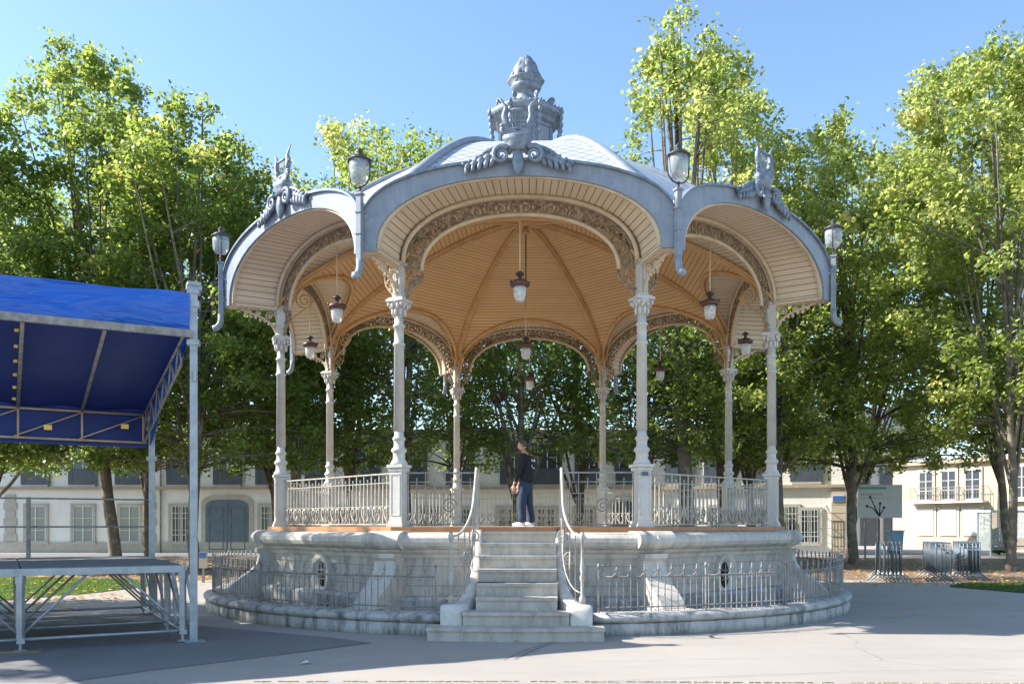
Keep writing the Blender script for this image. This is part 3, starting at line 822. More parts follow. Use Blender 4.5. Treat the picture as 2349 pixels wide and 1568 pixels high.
for sg in(-1,1):
    b=MB(); vs=[];fs=[]
    for (x,y,z,th) in CP:
        vs+=[(sg*(x-th/2),y,0),(sg*(x-th/2),y,z-.03),(sg*(x-th/2+.03),y,z),(sg*(x+th/2-.03),y,z),(sg*(x+th/2),y,z-.03),(sg*(x+th/2),y,0)]
    x,y,z,th=CP[-1]
    for q,(dy,sh,dz) in enumerate(((-.05,.97,-.015),(-.09,.88,-.04),(-.11,.7,-.09))):
        vs+=[(sg*(x-th/2*sh),y+dy,0),(sg*(x-th/2*sh),y+dy,z-.03+dz),(sg*(x-th/2*sh+.03),y+dy,z+dz),(sg*(x+th/2*sh-.03),y+dy,z+dz),(sg*(x+th/2*sh),y+dy,z-.03+dz),(sg*(x+th/2*sh),y+dy,0)]
    m=len(vs)//6
    for i in range(m-1):
        for j in range(5): fs.append((i*6+j,i*6+j+1,(i+1)*6+j+1,(i+1)*6+j))
    fs.append(tuple((m-1)*6+j for j in range(6)))
    b.add(vs,fs); b.build('stair_cheek',M['cheek'],stair)
    # hand rail
    b=MB(); rail=[]
    HB=[p for p in CP if p[2]>0]
    nh=len(CP)
    for i,(x,y,z,th) in enumerate(CP[:-3]): rail.append((sg*(x+.02+.04*i/nh),y,z+.97))
    rail.append((sg*(CP[-3][0]+.09),CP[-3][1],CP[-3][2]+.95))
    b.tube(rail,.019,6,sx=1.2)
    low=[(p[0],p[1],p[2]-.80) for p in rail]
    b.tube(low,.012,5)
    for i in range(1,len(rail)-1,3):
        b.bar(rail[i],(rail[i][0],rail[i][1],rail[i][2]-.96),.016)
    for i in (len(rail)-6,len(rail)-12):
        px,py,pz=rail[i]
        b.tube([(px,py+u,pz-.5+v) for u,v in spiral(0,0,.15,.02,PI/2,1.8,22)],.012,5)
        b.tube([(px-sg*.0+sg*u,py,pz-.45+v) for u,v in spiral(0,0,.10,.015,PI/2,1.8,22)],.011,5)
    # newels
    px,py,pz=rail[-1]
    b.lathe([(.045,.46),(.045,.56),(.022,.6),(.024,.78),(.04,.84),(.02,.9),(.035,.98),(.022,1.05),(.019,1.36),(.036,1.39),(.04,1.44),(.02,1.49)],8,(px,py,0))
    b.bar((rail[0][0],rail[0][1],1.5),(rail[0][0],rail[0][1],2.48),.035)
    b.build('hand_rail',M['railpaint'],stair)
# ---- platform railing
def railing(x0,x1,hearts=True,sp=.115):
    b=MB(); y=-COLP+.02; z0=1.60; z1=2.44
    b.box(((x0+x1)/2,y,z1),(x1-x0,.045,.022)); b.box(((x0+x1)/2,y,z1-.15),(x1-x0,.02,.014)); b.box(((x0+x1)/2,y,z0),(x1-x0,.03,.02))
    n=max(2,round((x1-x0)/sp)); w=(x1-x0)/n
    for i in range(n+1):
        x=x0+w*i
        b.bar((x,y,z0),(x,y,z1 if i%2==0 else z1-.15),.016)
        if i%2: b.ell((x,y,z1-.11),(.014,.014,.035),5,4)
    if hearts:
        b.box(((x0+x1)/2,y,z0+.30),(x1-x0,.014,.01))
        nh=max(1,round((x1-x0)/.33)); hw=(x1-x0)/nh
        for i in range(nh):
            c=x0+hw*(i+.5)
            for sg in(-1,1):
                b.tube([(c,y-.012,z0+.02)]+[(c+sg*px,y-.012,z0+pz) for px,pz in [(.07,.08),(.12,.16),(.125,.23),(.09,.275),(.05,.265),(.035,.22),(.06,.19)]],.016,5)
    else:
        c=(x0+x1)/2+.1
        b.tube([(c+u,y-.01,z0+.3+v) for u,v in spiral(0,0,.13,.02,0,1.9,22)],.010,4)
    return b
r1=railing(-RC*math.sin(PI/8)+.14,RC*math.sin(PI/8)-.14).build('railing_panel',M['ironlight'],stand)
r1.rotation_euler=(0,0,rot8(1))
for k in range(2,8):
    c=r1.copy(); C.objects.link(c); c.rotation_euler=(0,0,rot8(k))
railing(-RC*math.sin(PI/8)+.14,-.66,False,.14).build('railing_panel',M['iron'],stand); railing(.66,RC*math.sin(PI/8)-.14,False,.14).build('railing_panel',M['iron'],stand)

# ---- ring kerb and iron fence around the base
ring=empty('ring_wall',(BX,BY,0),BR); tag(ring,'low circular stone kerb with rounded top below the iron fence','wall')
def arcmesh(prof,a0,a1,n):
    b=MB(); vs=[];fs=[];uvs=[];m=len(prof)
    for i in range(n+1):
        a=a0+(a1-a0)*i/n
        for r,z in prof: vs.append((r*math.sin(a),-r*math.cos(a),z)); uvs.append((a*6.5+40,10+z))
    for i in range(n):
        for j in range(m-1): fs.append((i*m+j,(i+1)*m+j,(i+1)*m+j+1,i*m+j+1))
    fs.append(tuple(range(m))); fs.append(tuple(n*m+j for j in range(m))[::-1])
    b.add(vs,fs,uvs); return b
gapa=math.asin(1.19/6.6)
arcmesh([(6.25,-.02),(6.55,-.02),(6.55,.165),(6.53,.175),(6.25,.175)][::1],gapa,2*PI-gapa,140).build('kerb_course',M['kerbstone'],ring,True)
pr=[(6.2,.17)]+[(6.44+.15*math.cos(a),.245+.075*math.sin(a)) for a in [(-90+22.5*i)*PI/180 for i in range(9)]]+[(6.2,.32)]
arcmesh(pr,gapa*.93,2*PI-gapa*.93,140).build('kerb_coping',M['kerbstone'],ring)
b=MB(); vs=[];n=64
for i in range(n): a=2*PI*i/n; vs.append((6.22*math.sin(a),-6.22*math.cos(a),.16))
vs=[(x,y,z) for x,y,z in vs]
b.add(vs,[tuple(range(n))]); o=b.build('planting_bed',M['soil'],ring,False)
fence=empty('iron_fence',(BX,BY,0),BR); tag(fence,'low circular wrought iron fence with finials standing on the stone kerb round the bandstand','fence')
FR=6.42; fg=gapa*1.02
NP=22; da=(2*PI-2*fg)/NP; nb=16
def fpanel():
    b=MB()
    def P(a,z,r=FR): return (r*math.sin(a),-r*math.cos(a),z)
    for z,w in((.40,.018),(.84,.02)):
        b.tube([P(da*i/6,z) for i in range(7)],w*.65,4)
    for i in range(nb):
        a=da*(i+.5)/nb
        tall=i%2==0
        b.bar(P(a,.33),P(a,.90 if tall else .84),.012)
        if tall:
            b.ell(P(a,.95),(.018,.018,.045),5,4); b.ell(P(a,1.0),(.016,.016,.016),5,4)
            b.bar(P(a-.006,.93),P(a+.006,.93),.012)
            b.tube([P(a-.009,.84),P(a-.007,.87),P(a-.002,.89),P(a,.91)],.008,4)
        else: 
            b.tube([P(a-.009,.84),P(a-.008,.80),P(a,.775),P(a+.008,.80),P(a+.009,.84)],.006,4)
    return b
p0=fpanel().build('fence_panel',M['iron'],fence); p0.rotation_euler=(0,0,fg)
b=MB(); b.bar((0,-FR,.28),(0,-FR,.96),.022); b.ell((0,-FR,1.0),(.024,.024,.04),6,5); q0=b.build('fence_post',M['iron'],fence); q0.rotation_euler=(0,0,fg)
for k in range(1,NP+1):
    if k<NP: c=p0.copy(); C.objects.link(c); c.rotation_euler=(0,0,fg+da*k)
    c=q0.copy(); C.objects.link(c); c.rotation_euler=(0,0,fg+da*k)

# ---- hanging lamps
def hanging_lamp():
    r=empty('hanging_lamp')
    b=MB(); b.lathe([(.012,.09),(.012,1.03)],6); b.build('rod',M['beige'],r)
    b=MB(); b.lathe([(.02,.16),(.07,.12),(.075,.10),(.03,.09),(.035,.0),(.05,-.02)],12); b.build('cowl',M['black'],r)
    b=MB(); b.lathe([(.05,.03),(.11,.005),(.155,-.02),(.165,-.045),(.155,-.08),(.11,-.10),(.05,-.095)],18)
    for k in range(4): a=k*PI/2+.4; b.ell((.165*math.cos(a),.165*math.sin(a),-.02),(.018,.018,.03),5,4)
    b.build('shade',M['rust'],r)
    b=MB(); b.lathe([(.105,-.101),(.108,-.14),(.10,-.24),(.08,-.31),(.05,-.335),(.01,-.34)],16); b.build('globe',M['globe'],r)
    b=MB(); b.lathe([(.02,-.102),(.035,-.15),(.03,-.23),(.005,-.25)],8); b.build('bulb',M['whitewood'],r)
    return r
h0=hanging_lamp()
labs=['lamp with rusty shade hanging in the front arch above the steps','lamp hanging in the front-right arch, beside the scroll bracket','lamp hanging in the far right arch behind the right column','lamp hanging low in the back-right arch in front of the trees','lamp hanging in the back arch, lowest of those on the centre line','lamp hanging in the back-left arch, behind the front-left column','lamp hanging in the far left arch, its globe just above the left railing columns','lamp hanging in the front-left arch, beside the pale scroll bracket']
for k in range(8):
    c=h0 if k==0 else copy_tree(h0)
    a=rot8(k); c.location=W(((COLP-.05)*math.sin(a),-(COLP-.05)*math.cos(a),5.56)); c.rotation_euler=(0,0,k*.7)
    tag(c,labs[k],'lamp','lamps hanging under the bandstand roof')
c=copy_tree(h0); c.location=W((0,0,5.5)); c.scale=(1,1,1); tag(c,'lamp on a long rod hanging from the centre of the ceiling','lamp','lamps hanging under the bandstand roof')
b=MB(); b.lathe([(.013,1.0),(.013,2.45)],6); b.build('rod_extension',M['black'],c)
# ---- corner lanterns
def lantern():
    r=empty('corner_lantern')
    b=MB()
    b.box((0,-.05,6.08),(.085,.085,1.0)); b.box((0,-.05,6.6),(.12,.12,.03)); b.box((0,-.05,6.33),(.11,.11,.03)); b.box((0,-.05,6.0),(.11,.11,.02))
    b.tube([(0,-.05,5.62),(0,-.05,5.50),(0,-.07,5.42),(0,-.12,5.36),(0,-.19,5.33)],[.055,.055,.058,.06,.06],8)
    b.build('post',M['zinc'],r)
    b=MB(); b.tube([(0,-.05,6.6),(0,-.05,6.70)],.02,6); b.ell((0,-.05,6.70),(.035,.035,.025),8,4)
    for sg in(-1,1):
        b.tube([(0,-.05,6.69),(sg*.10,-.05,6.72),(sg*.17,-.05,6.80),(sg*.185,-.05,6.95),(sg*.18,-.05,7.10)],.012,5)
    n=20
    b.tube([(.175*math.cos(2*PI*i/n),-.05+.175*math.sin(2*PI*i/n),7.10) for i in range(n)],.014,5,closed=True)
    b.lathe([(.165,7.11),(.12,7.16),(.05,7.19),(.04,7.22),(.06,7.24),(.03,7.27),(.005,7.31)],14,(0,-.05,0))
    b.build('bracket',M['black'],r)
    b=MB(); b.lathe([(.03,6.76),(.10,6.78),(.145,6.86),(.155,6.98),(.155,7.10)],16,(0,-.05,0)); b.build('glass_globe',M['globe2'],r)
    return r
l0=lantern()
labs=['black lantern on a roof corner post right of the front arch','lantern on the roof corner at the far right edge of the roof','lantern on the back-right roof corner, behind the far right arch','lantern on the back roof corner right of centre, hidden by the roof','lantern on the back roof corner left of centre, hidden by the roof','lantern on the back-left roof corner, behind the far left arch','lantern on the roof corner at the far left edge of the roof','black lantern on a roof corner post left of the front arch']
for k in range(8):
    c=l0 if k==0 else copy_tree(l0)
    p=hip(k,6.22); c.location=W(p); c.rotation_euler=(0,0,BR+PI/8+rot8(k))
    tag(c,labs[k],'lantern','lanterns on the corners of the bandstand roof')

# ------------------------------------------------------------------ stage with blue canopy
FD=Vector((.866,.5,0)); BD=Vector((-.5,.866,0)); A0=Vector((-4.36,12.06,0))
def SP(t,l,z): p=A0-FD*t+BD*l; return (p.x,p.y,z)      # t leftwards, l backwards
st=empty('stage_platform',tuple(A0)); tag(st,'raised temporary stage with grey deck on galvanised scaffold legs under the blue canopy','stage')
def S2(t,l,z): p=-FD*t+BD*l; return (p.x,p.y,z)
SL=3.92; mods=[0.14,2.07,4.14,6.21]; deps=[0,1.31,2.61,SL]
b=MB()
for i in range(3):
    t0,t1=mods[i],mods[i+1]
    for j in range(3):
        l0_,l1_=deps[j],deps[j+1]
        vs=[S2(t0+.012,l0_+.012,1.02),S2(t1-.012,l0_+.012,1.02),S2(t1-.012,l1_-.012,1.02),S2(t0+.012,l1_-.012,1.02)]
        vs+=[(x,y,1.055) for x,y,z in vs]
        b.add(vs,[(0,1,2,3),(7,6,5,4),(0,4,5,1),(1,5,6,2),(2,6,7,3),(3,7,4,0)],flat=True)
b.build('deck',M['deck'],st,False)
b=MB()
for j in (0,3): b.bar(S2(.13,deps[j]+(-.02 if j==0 else .02),1.0),S2(6.21,deps[j]+(-.02 if j==0 else .02),1.0),.05,.09)
for i in range(4): b.bar(S2(mods[i],0,.985),S2(mods[i],SL,.985),.05,.06)
b.build('edge_frame',M['galv'],st,False)
for i,t in enumerate(mods):
    for j,l in enumerate(deps):
        b=MB(); b.bar(S2(t,l,.12),S2(t,l,.96),.07); b.bar(S2(t,l,.12),S2(t,l,.03),.03); b.bar(S2(t,l,.86),S2(t,l,.97),.09)
        b.box((*S2(t,l,.0)[:2],.025),(.14,.14,.01),rz=.5)
        b.box((*S2(t,l,.0)[:2],.14),(.09,.09,.06),rz=.52)
        b.build('leg',M['galv'],st,False)
b=MB()
for j,l in enumerate(deps):
    for i in range(3):
        t0,t1=mods[i],mods[i+1]
        b.tube([S2(t0,l,.16),S2(t1,l,.16)],.022,6)
        tm=(t0+t1)/2
        b.tube([S2(t0,l,.20),S2(t0+.75,l,.95)],.018,6); b.tube([S2(t1,l,.20),S2(t1-.75,l,.95)],.018,6)
for i,t in enumerate(mods):
    for j in range(3):
        b.tube([S2(t,deps[j],.16),S2(t,deps[j+1],.16)],.02,6); b.tube([S2(t,deps[j],.2),S2(t,deps[j+1],.93)],.018,6)
b.build('brace',M['galv'],st)
b=MB()
for z in(2.03,1.56): b.tube([S2(.05,SL,z),S2(6.2,SL,z)],.016,6)
for t in(1.9,4.0,6.1): b.bar(S2(t,SL,1.0),S2(t,SL,2.05),.05)
b.build('guard_rail',M['iron'],st)
# side steps / ladder frames at right rear
b=MB()
for l in(2.2,2.9,3.5):
    for t in(-.12,-.42): b.bar(S2(t,l,.02),S2(t*.6,l,.98),.045)
for z in(.3,.55,.8):
    for l in(2.2,2.9): b.tube([S2(-.15,l,z),S2(-.15,l+.65,z)],.012,5)
b.build('side_ladder',M['galv'],st)
# wooden pad under the front leg
b=MB(); p=SP(2.07,0,0); b.box((0,0,.012),(.46,.17,.022),rz=.25)
o=b.build('wooden_pad',M['plank'],None,False); o.location=(p[0],p[1],.002); tag(o,'weathered wooden plank lying under the front stage leg','plank')
o.data.transform(Matrix.Identity(4))
cn=empty('stage_canopy',tuple(A0)); tag(cn,'bright blue tarpaulin stage roof on grey metal posts and trusses','canopy')
def grid(mb,fn,nu,nv):
    vs=[fn(i/nu,j/nv) for i in range(nu+1) for j in range(nv+1)]
    fs=[(i*(nv+1)+j,(i+1)*(nv+1)+j,(i+1)*(nv+1)+j+1,i*(nv+1)+j+1) for i in range(nu) for j in range(nv)]
    mb.add(vs,fs)
TL=6.21
def wob(a,b_): return .02*math.sin(a*9+b_*3)+.015*math.sin(a*23+b_*11)
b=MB()
grid(b,lambda u,v:S2(.06+TL*u,-.03,4.22-.03*u+(.53-.10*u)*v+.006*math.sin(u*40)*(1 if v>.9 else 0)) if 0 else tuple(Vector(S2(.06+TL*u,-.03-.05*math.sin(PI*v)+.03*math.sin(u*17+v*4)+.015*math.sin(u*43-v*3),0))+Vector((0,0,4.22-.04*u+(.52-.09*u+.012*math.sin(u*31))*v))),60,8)
b.build('front_valance',M['tarp'],cn)
b=MB(); grid(b,lambda u,v:S2(.06+TL*u,-.02+(SL+.04)*v,4.72-.13*u-1.08*v+.06*math.sin(PI*v)+wob(u,v*3)*.5),30,16); b.build('roof_sheet',M['tarp'],cn)
b=MB(); grid(b,lambda u,v:S2(.10+TL*u,.06+(SL-.1)*v,4.30-.03*u-.72*v+.035*math.sin(PI*2*((u*TL/1.03)%1))*.6+wob(v*2,u)*.35),40,16); b.build('roof_underside',M['tarpshade'],cn)
b=MB(); grid(b,lambda u,v:S2(.06+TL*u,SL+.05+.01*math.sin(u*40),3.66-.72*v),30,4); b.build('rear_valance',M['tarpshade'],cn)
b=MB(); grid(b,lambda u,v:S2(.05+.02*math.sin(u*9+v*3),-.02+(SL+.06)*u,(4.73-1.09*u)*(1-v)+(4.22-1.28*u)*v),20,6); b.build('side_valance',M['tarp'],cn)
b=MB(); b.bar(S2(.02,-.06,4.19),S2(TL,-.06,4.15),.06,.10); b.build('front_beam',M['iron'],cn,False)
for (t,l,top) in((0,0,4.88),(0,SL,3.55),(TL,0,4.8),(TL,SL,3.55)):
    b=MB(); b.box((*S2(t,l,0)[:2],top/2),(.10,.10,top),rz=rad(20)); 
    for z in(top-.10,top-.28,top-.80): b.box((*S2(t,l,0)[:2],z),(.16,.14,.07),rz=.2)
    b.box((*S2(t,l,0)[:2],top),(.17,.15,.05),rz=.52); b.bar(S2(t-.1,l-.02,top-.05),S2(t+.1,l-.02,top-.05),.06)
    b.box((*S2(t,l,0)[:2],.008),(.26,.22,.014),rz=.52); b.tube([S2(t,l-.07,3.55),S2(t,l-.07,3.68)],.03,6)
    b.build('post',M['galv'],cn,False)
# inner bars, rear truss and side truss
b=MB()
for t in(1.11,2.05,3.2,4.3,5.4): b.tube([S2(t,0,4.13),S2(t,SL-.05,3.50)],.026,6)
b.build('roof_bar',M['iron'],cn)
b=MB()
for z in(3.50,3.02): b.tube([S2(.1,SL-.08,z),S2(TL,SL-.08,z)],.02,6)
for t in(.15,1.11,2.05,3.2,4.3,5.4): b.tube([S2(t,SL-.08,3.0),S2(t,SL-.08,3.52)],.018,6)
for t in(.15,1.11,2.05,3.2,4.3): b.tube([S2(t,SL-.08,3.48),S2(t+1.0,SL-.08,3.04)],.013,5)
b.build('rear_truss',M['beige'],cn)
b=MB()
b.tube([S2(.14,0,4.15),S2(.14,SL-.1,3.50)],.02,6); b.tube([S2(.14,.1,3.80),S2(.14,SL-.1,3.02)],.02,6)
for i in range(6):
    l=i*.64; b.tube([S2(.14,l+.1,3.80-.2*(l/1.0)),S2(.14,l+.35,4.15-.165*(l+.35))],.012,5); b.tube([S2(.14,l+.35,4.15-.165*(l+.35)),S2(.14,l+.66,3.80-.2*(l+.6))],.012,5)
b.build('side_truss',M['iron'],cn)
b=MB()
for i in range(6):
    l=.3+i*.62; b.box(tuple(Vector(S2(2.11,l,4.13-.16*l))),(.05,.03,.04),rz=.4); 
for t,l,z in((.45,SL-.1,3.28),(1.62,SL-.1,3.2)): b.box(tuple(Vector(S2(t,l,z))),(.12,.05,.08),rz=.5)
b.build('clip',M['brass'],cn,False)

# ------------------------------------------------------------------ trees
def tree(X,Y,top,R,zbot,label,seed,nleaf=20000,ncl=150,mat='leaf',lean=(0,0),trunk=.19,size=.135,tint=0,lobes=(),dens=1.):
    R=R*1.32; ncl=int(ncl*1.3)
    rg=np.random.default_rng(seed); r=random.Random(seed)
    root=empty('plane_tree',(X,Y,0)); tag(root,label,'tree','plane trees behind the bandstand')
    H=top-zbot
    def prof(t): return interp([(0,.80),(.15,1),(.4,1.0),(.6,.95),(.78,.78),(.9,.55),(1,.24)],t)
    # clump centres
    cl=[]
    axis=lambda z:(lean[0]*z/top,lean[1]*z/top)
    la=[(r.uniform(0,2*PI),r.uniform(.5,1)) for _ in range(7)]
    tries=0
    while len(cl)<ncl and tries<20000:
        tries+=1
        t=r.random(); a=r.uniform(0,2*PI)
        lob=1+.24*math.sin(2*a+la[0][0]+t*4)+.20*math.sin(3*a+la[1][0]-t*11)+.10*math.sin(t*17+la[2][0])
        rad_=R*prof(t)*lob*math.sqrt(r.uniform(.10,1))
        z=zbot+t*H; ax=axis(z)
        p=(ax[0]+rad_*math.cos(a),ax[1]+rad_*math.sin(a),z)
        if any((p[0]-q[0])**2+(p[1]-q[1])**2+(p[2]-q[2])**2<(.62)**2 for q in cl): continue
        if math.sin(p[0]*1.25+seed)+math.sin(p[1]*1.1+2*seed)+math.sin(p[2]*1.15+3*seed)<-.75: continue
        cl.append(p)
    for (dx,dz,rr,k) in lobes:      # extra lobes: offset x, height, radius, count
        for _ in range(k):
            v=Vector((r.gauss(0,1),r.gauss(0,1),r.gauss(0,1))).normalized()*rr*r.random()**.4
            cl.append((dx+v.x,v.y,dz+v.z))
    cl=np.array(cl)
    # limbs
    b=MB()
    zt=zbot+.55*H
    tp=[(0,0,-.05),(0+.01,0,.25)]+[(axis(z)[0]+.10*math.sin(z*.7+seed),axis(z)[1]+.08*math.cos(z*.6+seed),z) for z in [zt*i/9 for i in range(1,10)]]
    b.tube(tp,[trunk*1.35,trunk*1.08]+[trunk*(1-.07*i) for i in range(9)],9)
    trunk_o=b.build('trunk',M['bark'],root)
    b=MB(); nodes=[(Vector(p),trunk*.55) for p in tp[4:]]
    nl=17
    for i in range(nl):
        t=i/nl; s=tp[3+int(t*7)]
        tgt=cl[r.randrange(len(cl))]
        cand=[c for c in (cl[r.randrange(len(cl))] for _ in range(14)) if c[2]>s[2]+1.0]
        if cand: tgt=max(cand,key=lambda c:(c[0]-s[0])**2+(c[1]-s[1])**2+.4*(c[2]-s[2])**2)
        s=Vector(s); e=Vector(tgt); d=e-s
        pts=bez(s,s+Vector((d.x*.35,d.y*.35,d.z*.15+.5)),s+Vector((d.x*.7,d.y*.7,d.z*.6+.3)),e,8)
        r0=trunk*.42; rr=[r0*(1-.85*j/8) for j in range(9)]
        b.tube(pts,rr,6); nodes+=[(Vector(p),q) for p,q in zip(pts[2:],rr[2:])]
    for c in cl:
        c=Vector(c); best=min(nodes,key=lambda q:(q[0]-c).length*(1 if q[0].z<c.z+.4 else 2.2))
        s=best[0]; d=c-s
        if d.length>.3:
            pts=bez(s,s+d*.35+Vector((0,0,.1*d.length)),s+d*.7+Vector((r.uniform(-.15,.15),r.uniform(-.15,.15),.08*d.length)),c+d.normalized()*.35,4)
            q=min(best[1]*.6,.045); b.tube(pts,[q,q*.75,q*.55,q*.35,.008],4)
    b.build('branches',M['bark'],root)
    # leaves
    n=int(nleaf*1.55*dens); ci=rg.integers(0,len(cl),n); cr=rg.uniform(.45,1.0,len(cl))
    tt=np.clip((cl[:,2]-zbot)/H,0,1)
    # each clump = several sprays
    ns=7; spv=rg.normal(size=(len(cl),ns,3)); spv/=np.linalg.norm(spv,axis=2)[:,:,None]; spv[:,:,2]=spv[:,:,2]*.8+.15
    spv*=rg.uniform(.45,1.25,(len(cl),ns,1))*cr[:,None,None]
    si=rg.integers(0,ns,n); f=rg.uniform(.15,1,n)**.7
    P=cl[ci]+spv[ci,si]*f[:,None]+rg.normal(0,.15,(n,3))
    keep=P[:,2]>zbot-.8+rg.uniform(0,.8,n)
    P=P[keep]; ci=ci[keep]
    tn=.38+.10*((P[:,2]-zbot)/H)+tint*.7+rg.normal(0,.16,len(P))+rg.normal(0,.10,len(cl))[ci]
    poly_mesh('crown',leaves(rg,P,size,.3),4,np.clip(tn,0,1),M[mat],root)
    return root
def tr(x,Z,ytop,wpx,label,seed,ybot=1085,**k):
    X=gx(x,Z); top=EYE+(HY-ytop)*Z/F; zb=EYE+(HY-ybot)*Z/F
    return tree(X,Z,top-.4,wpx*Z/F/2,zb+.3,label,seed,**k)
tr(-60,30,205,330,'dark plane tree cut off by the left edge of the photo',1,nleaf=22000)
tr(266,33,115,350,'tall plane tree with a slanting trunk rising to a point above the blue canopy',2,nleaf=26000,ncl=180,lean=(-1.5,0),trunk=.22)
tr(338,37,330,330,'plane tree with a thin dark trunk beside the rear canopy post',3,nleaf=17000,lean=(.3,0),ybot=1085,trunk=.13)
tr(447,31,225,330,'yellow-green plane tree between the blue canopy and the bandstand roof',4,nleaf=25000,ncl=170,tint=.08)
tr(645,39,335,300,'dense plane tree right beside the left edge of the bandstand roof',5,nleaf=20000,ybot=1090,lean=(-2.3,0))
tr(672,33,430,240,'plane tree with a thick trunk behind the far left bandstand column',6,nleaf=15000,ybot=1040)
tr(800,38,268,270,'plane tree whose feathery top shows just behind the left lantern',7,nleaf=16000,dens=0.80,ncl=120,tint=.10,mat='leafb')
tr(935,34,300,300,'plane tree with a dark trunk seen right of the front-left column',8,nleaf=20000,dens=.5,lobes=((.4,14.2,1.2,8),),tint=.04)
tr(1045,40,290,300,'plane tree seen behind the back-left columns, its top just left of the cupola',9,nleaf=18000,dens=.5,tint=.08)
tr(1190,36,520,300,'plane tree behind the centre of the bandstand, above the person',10,nleaf=19000,dens=.5,ybot=1050)
tr(1330,39,500,300,'plane tree behind the back-right columns of the bandstand',11,nleaf=19000,dens=.5,ybot=1060)
tr(1470,34,520,260,'plane tree behind the front-right column of the bandstand',12,nleaf=16000,dens=.5,ybot=1070)
tr(1570,33,25,300,'tallest plane tree, its sparse twin top rising above the right lantern',13,nleaf=18000,dens=0.62,ncl=85,tint=.08,mat='leafb',lobes=((-.6,18.9,1.0,9),(1.3,18.4,1.0,8)),trunk=.3,ybot=1060)
tr(1665,37,160,280,'plane tree with a thick trunk behind the right railing of the bandstand',14,nleaf=20000,dens=0.80,tint=.10,mat='leafb',trunk=.38)
tr(1790,33,330,280,'plane tree behind the lyre ornament at the right of the roof',15,nleaf=20000,dens=0.80,tint=.06,mat='leafb',ybot=1070)
tr(1958,36,275,380,'plane tree with a pale trunk just left of the white billboard',16,nleaf=28000,dens=0.85,ncl=190,tint=.06,mat='leafb',ybot=1090)
tr(1948,42,330,330,'plane tree leaning over the white billboard, its trunk hidden behind the pale one',17,nleaf=16000,mat='leafb',ybot=1070,tint=.05,lean=(3.2,0),trunk=.15)
tr(2318,36,150,400,'broad pale-green plane tree reaching left over the crowd barriers',18,nleaf=28000,dens=0.85,ncl=190,tint=.10,mat='leafb',ybot=1035,lean=(-2.6,0),trunk=.16)
tr(2318,30,95,420,'tall plane tree with a dark trunk beside the bus shelter',19,trunk=.15,nleaf=28000,ncl=190,tint=.08,mat='leafb',ybot=1050)
tr(-40,40,420,420,'distant plane tree low behind the left end of the stage',20,nleaf=15000,ybot=1090,lean=(2.2,0))
tr(1722,38,400,330,'distant plane tree behind the right edge of the bandstand roof',21,nleaf=14000,ybot=1080,mat='leafb')
tr(2400,40,150,330,'plane tree mostly outside the right edge of the photo',22,nleaf=15000,ybot=1060,mat='leafb',tint=.1)

tree(-17.6,14.6,11.4,3.7,3.6,'plane tree standing beyond the left edge of the photo, shading the stage',31,nleaf=20000,ncl=170)
o=None
b=MB(); b.add([(-.05,-.03,.01),(.05,-.02,.03),(.06,.04,.008),(0,.05,.04),(-.05,.03,.01)],[(0,1,3),(1,2,3),(0,3,4)]); o=b.build('paper_scrap',M['whitewood'],None,False); o.location=(gx(700,10.1),10.1,0); tag(o,'crumpled scrap of white paper on the edge of the shadow in the foreground','paper')
# ------------------------------------------------------------------ buildings
def building(name,label,p0,p1,height,mat,roofm='slate',depth=9,roofh=2.2,cat='building'):
    p0=Vector((*p0,0)); p1=Vector((*p1,0)); d=p1-p0; Lg=d.length; a=math.atan2(d.y,d.x)
    r=empty(name,tuple(p0),a); tag(r,label,cat)
    b=MB(); b.box((Lg/2,depth/2,height/2),(Lg,depth,height)); b.build('wall',M[mat],r,False)
    b=MB(); b.prism([(-.35,0),(depth+.3,0),(depth/2+.6,roofh),(depth/2-.6,roofh)],(Lg/2,0,height+.003),(0,1,0),(0,0,1),(Lg+.3,0,0))
    b.build('roof',M[roofm],r,False)
    b=MB(); b.box((Lg/2,-.16,height-.1),(Lg+.2,.36,.22)); b.build('eaves_cornice',M['sandstone'],r,False)
    return r,Lg
def win_proto(w,h,kind):
    b=MB(); t=.14
    for x in(-w/2-t/2,w/2+t/2): b.box((x,-.03,h/2),(t,.10,h))
    b.box((0,-.03,h+t/2),(w+2*t,.10,t)); b.box((0,-.07,-.07),(w+2*t+.1,.20,.13))
    o=b.build('window',M['framestone'],None,False)
    b=MB(); b.box((0,-.01,h/2),(w,.03,h)); b.build('pane',M['panelight' if kind=='dim' else 'pane'],o,False)
    b=MB(); f=.05
    for x in(-w/2+f/2,w/2-f/2): b.box((x,-.035,h/2),(f,.05,h))
    for z in(f/2,h-f/2): b.box((0,-.035,z),(w,.05,f))
    b.box((0,-.04,h/2),(.06,.05,h))
    for z in(h*.33,h*.66): b.box((0,-.036,z),(w,.035,.03))
    b.build('sash',M['whitewood'],o,False)
    if kind=='bars':
        b=MB()
        for i in range(6): b.bar((-w/2+w*(i+.5)/6,-.09,0),(-w/2+w*(i+.5)/6,-.09,h),.03)
        for z in(h*.2,h*.8): b.bar((-w/2,-.09,z),(w/2,-.09,z),.03)
        b.build('window_grille',M['whitewood'],o,False)
    if kind=='tall':
        b=MB(); b.box((0,-.10,.45),(w,.05,.9)); b.build('window_guard',M['shutter'],o,False)
        b=MB()
        for x in(-w/2-.14,w/2+.14): b.box((x,-.1,h/2),(.26,.05,h))
        b.build('shutter',M['shutter'],o,False)
    return o
protos={}
def window(root,x,z,w,h,kind,y=0):
    key=(w,h,kind)
    if key not in protos: protos[key]=win_proto(w,h,kind); c=protos[key]; c.parent=root
    else: c=copy_tree(protos[key],root)
    c.location=(x,y,z); return c
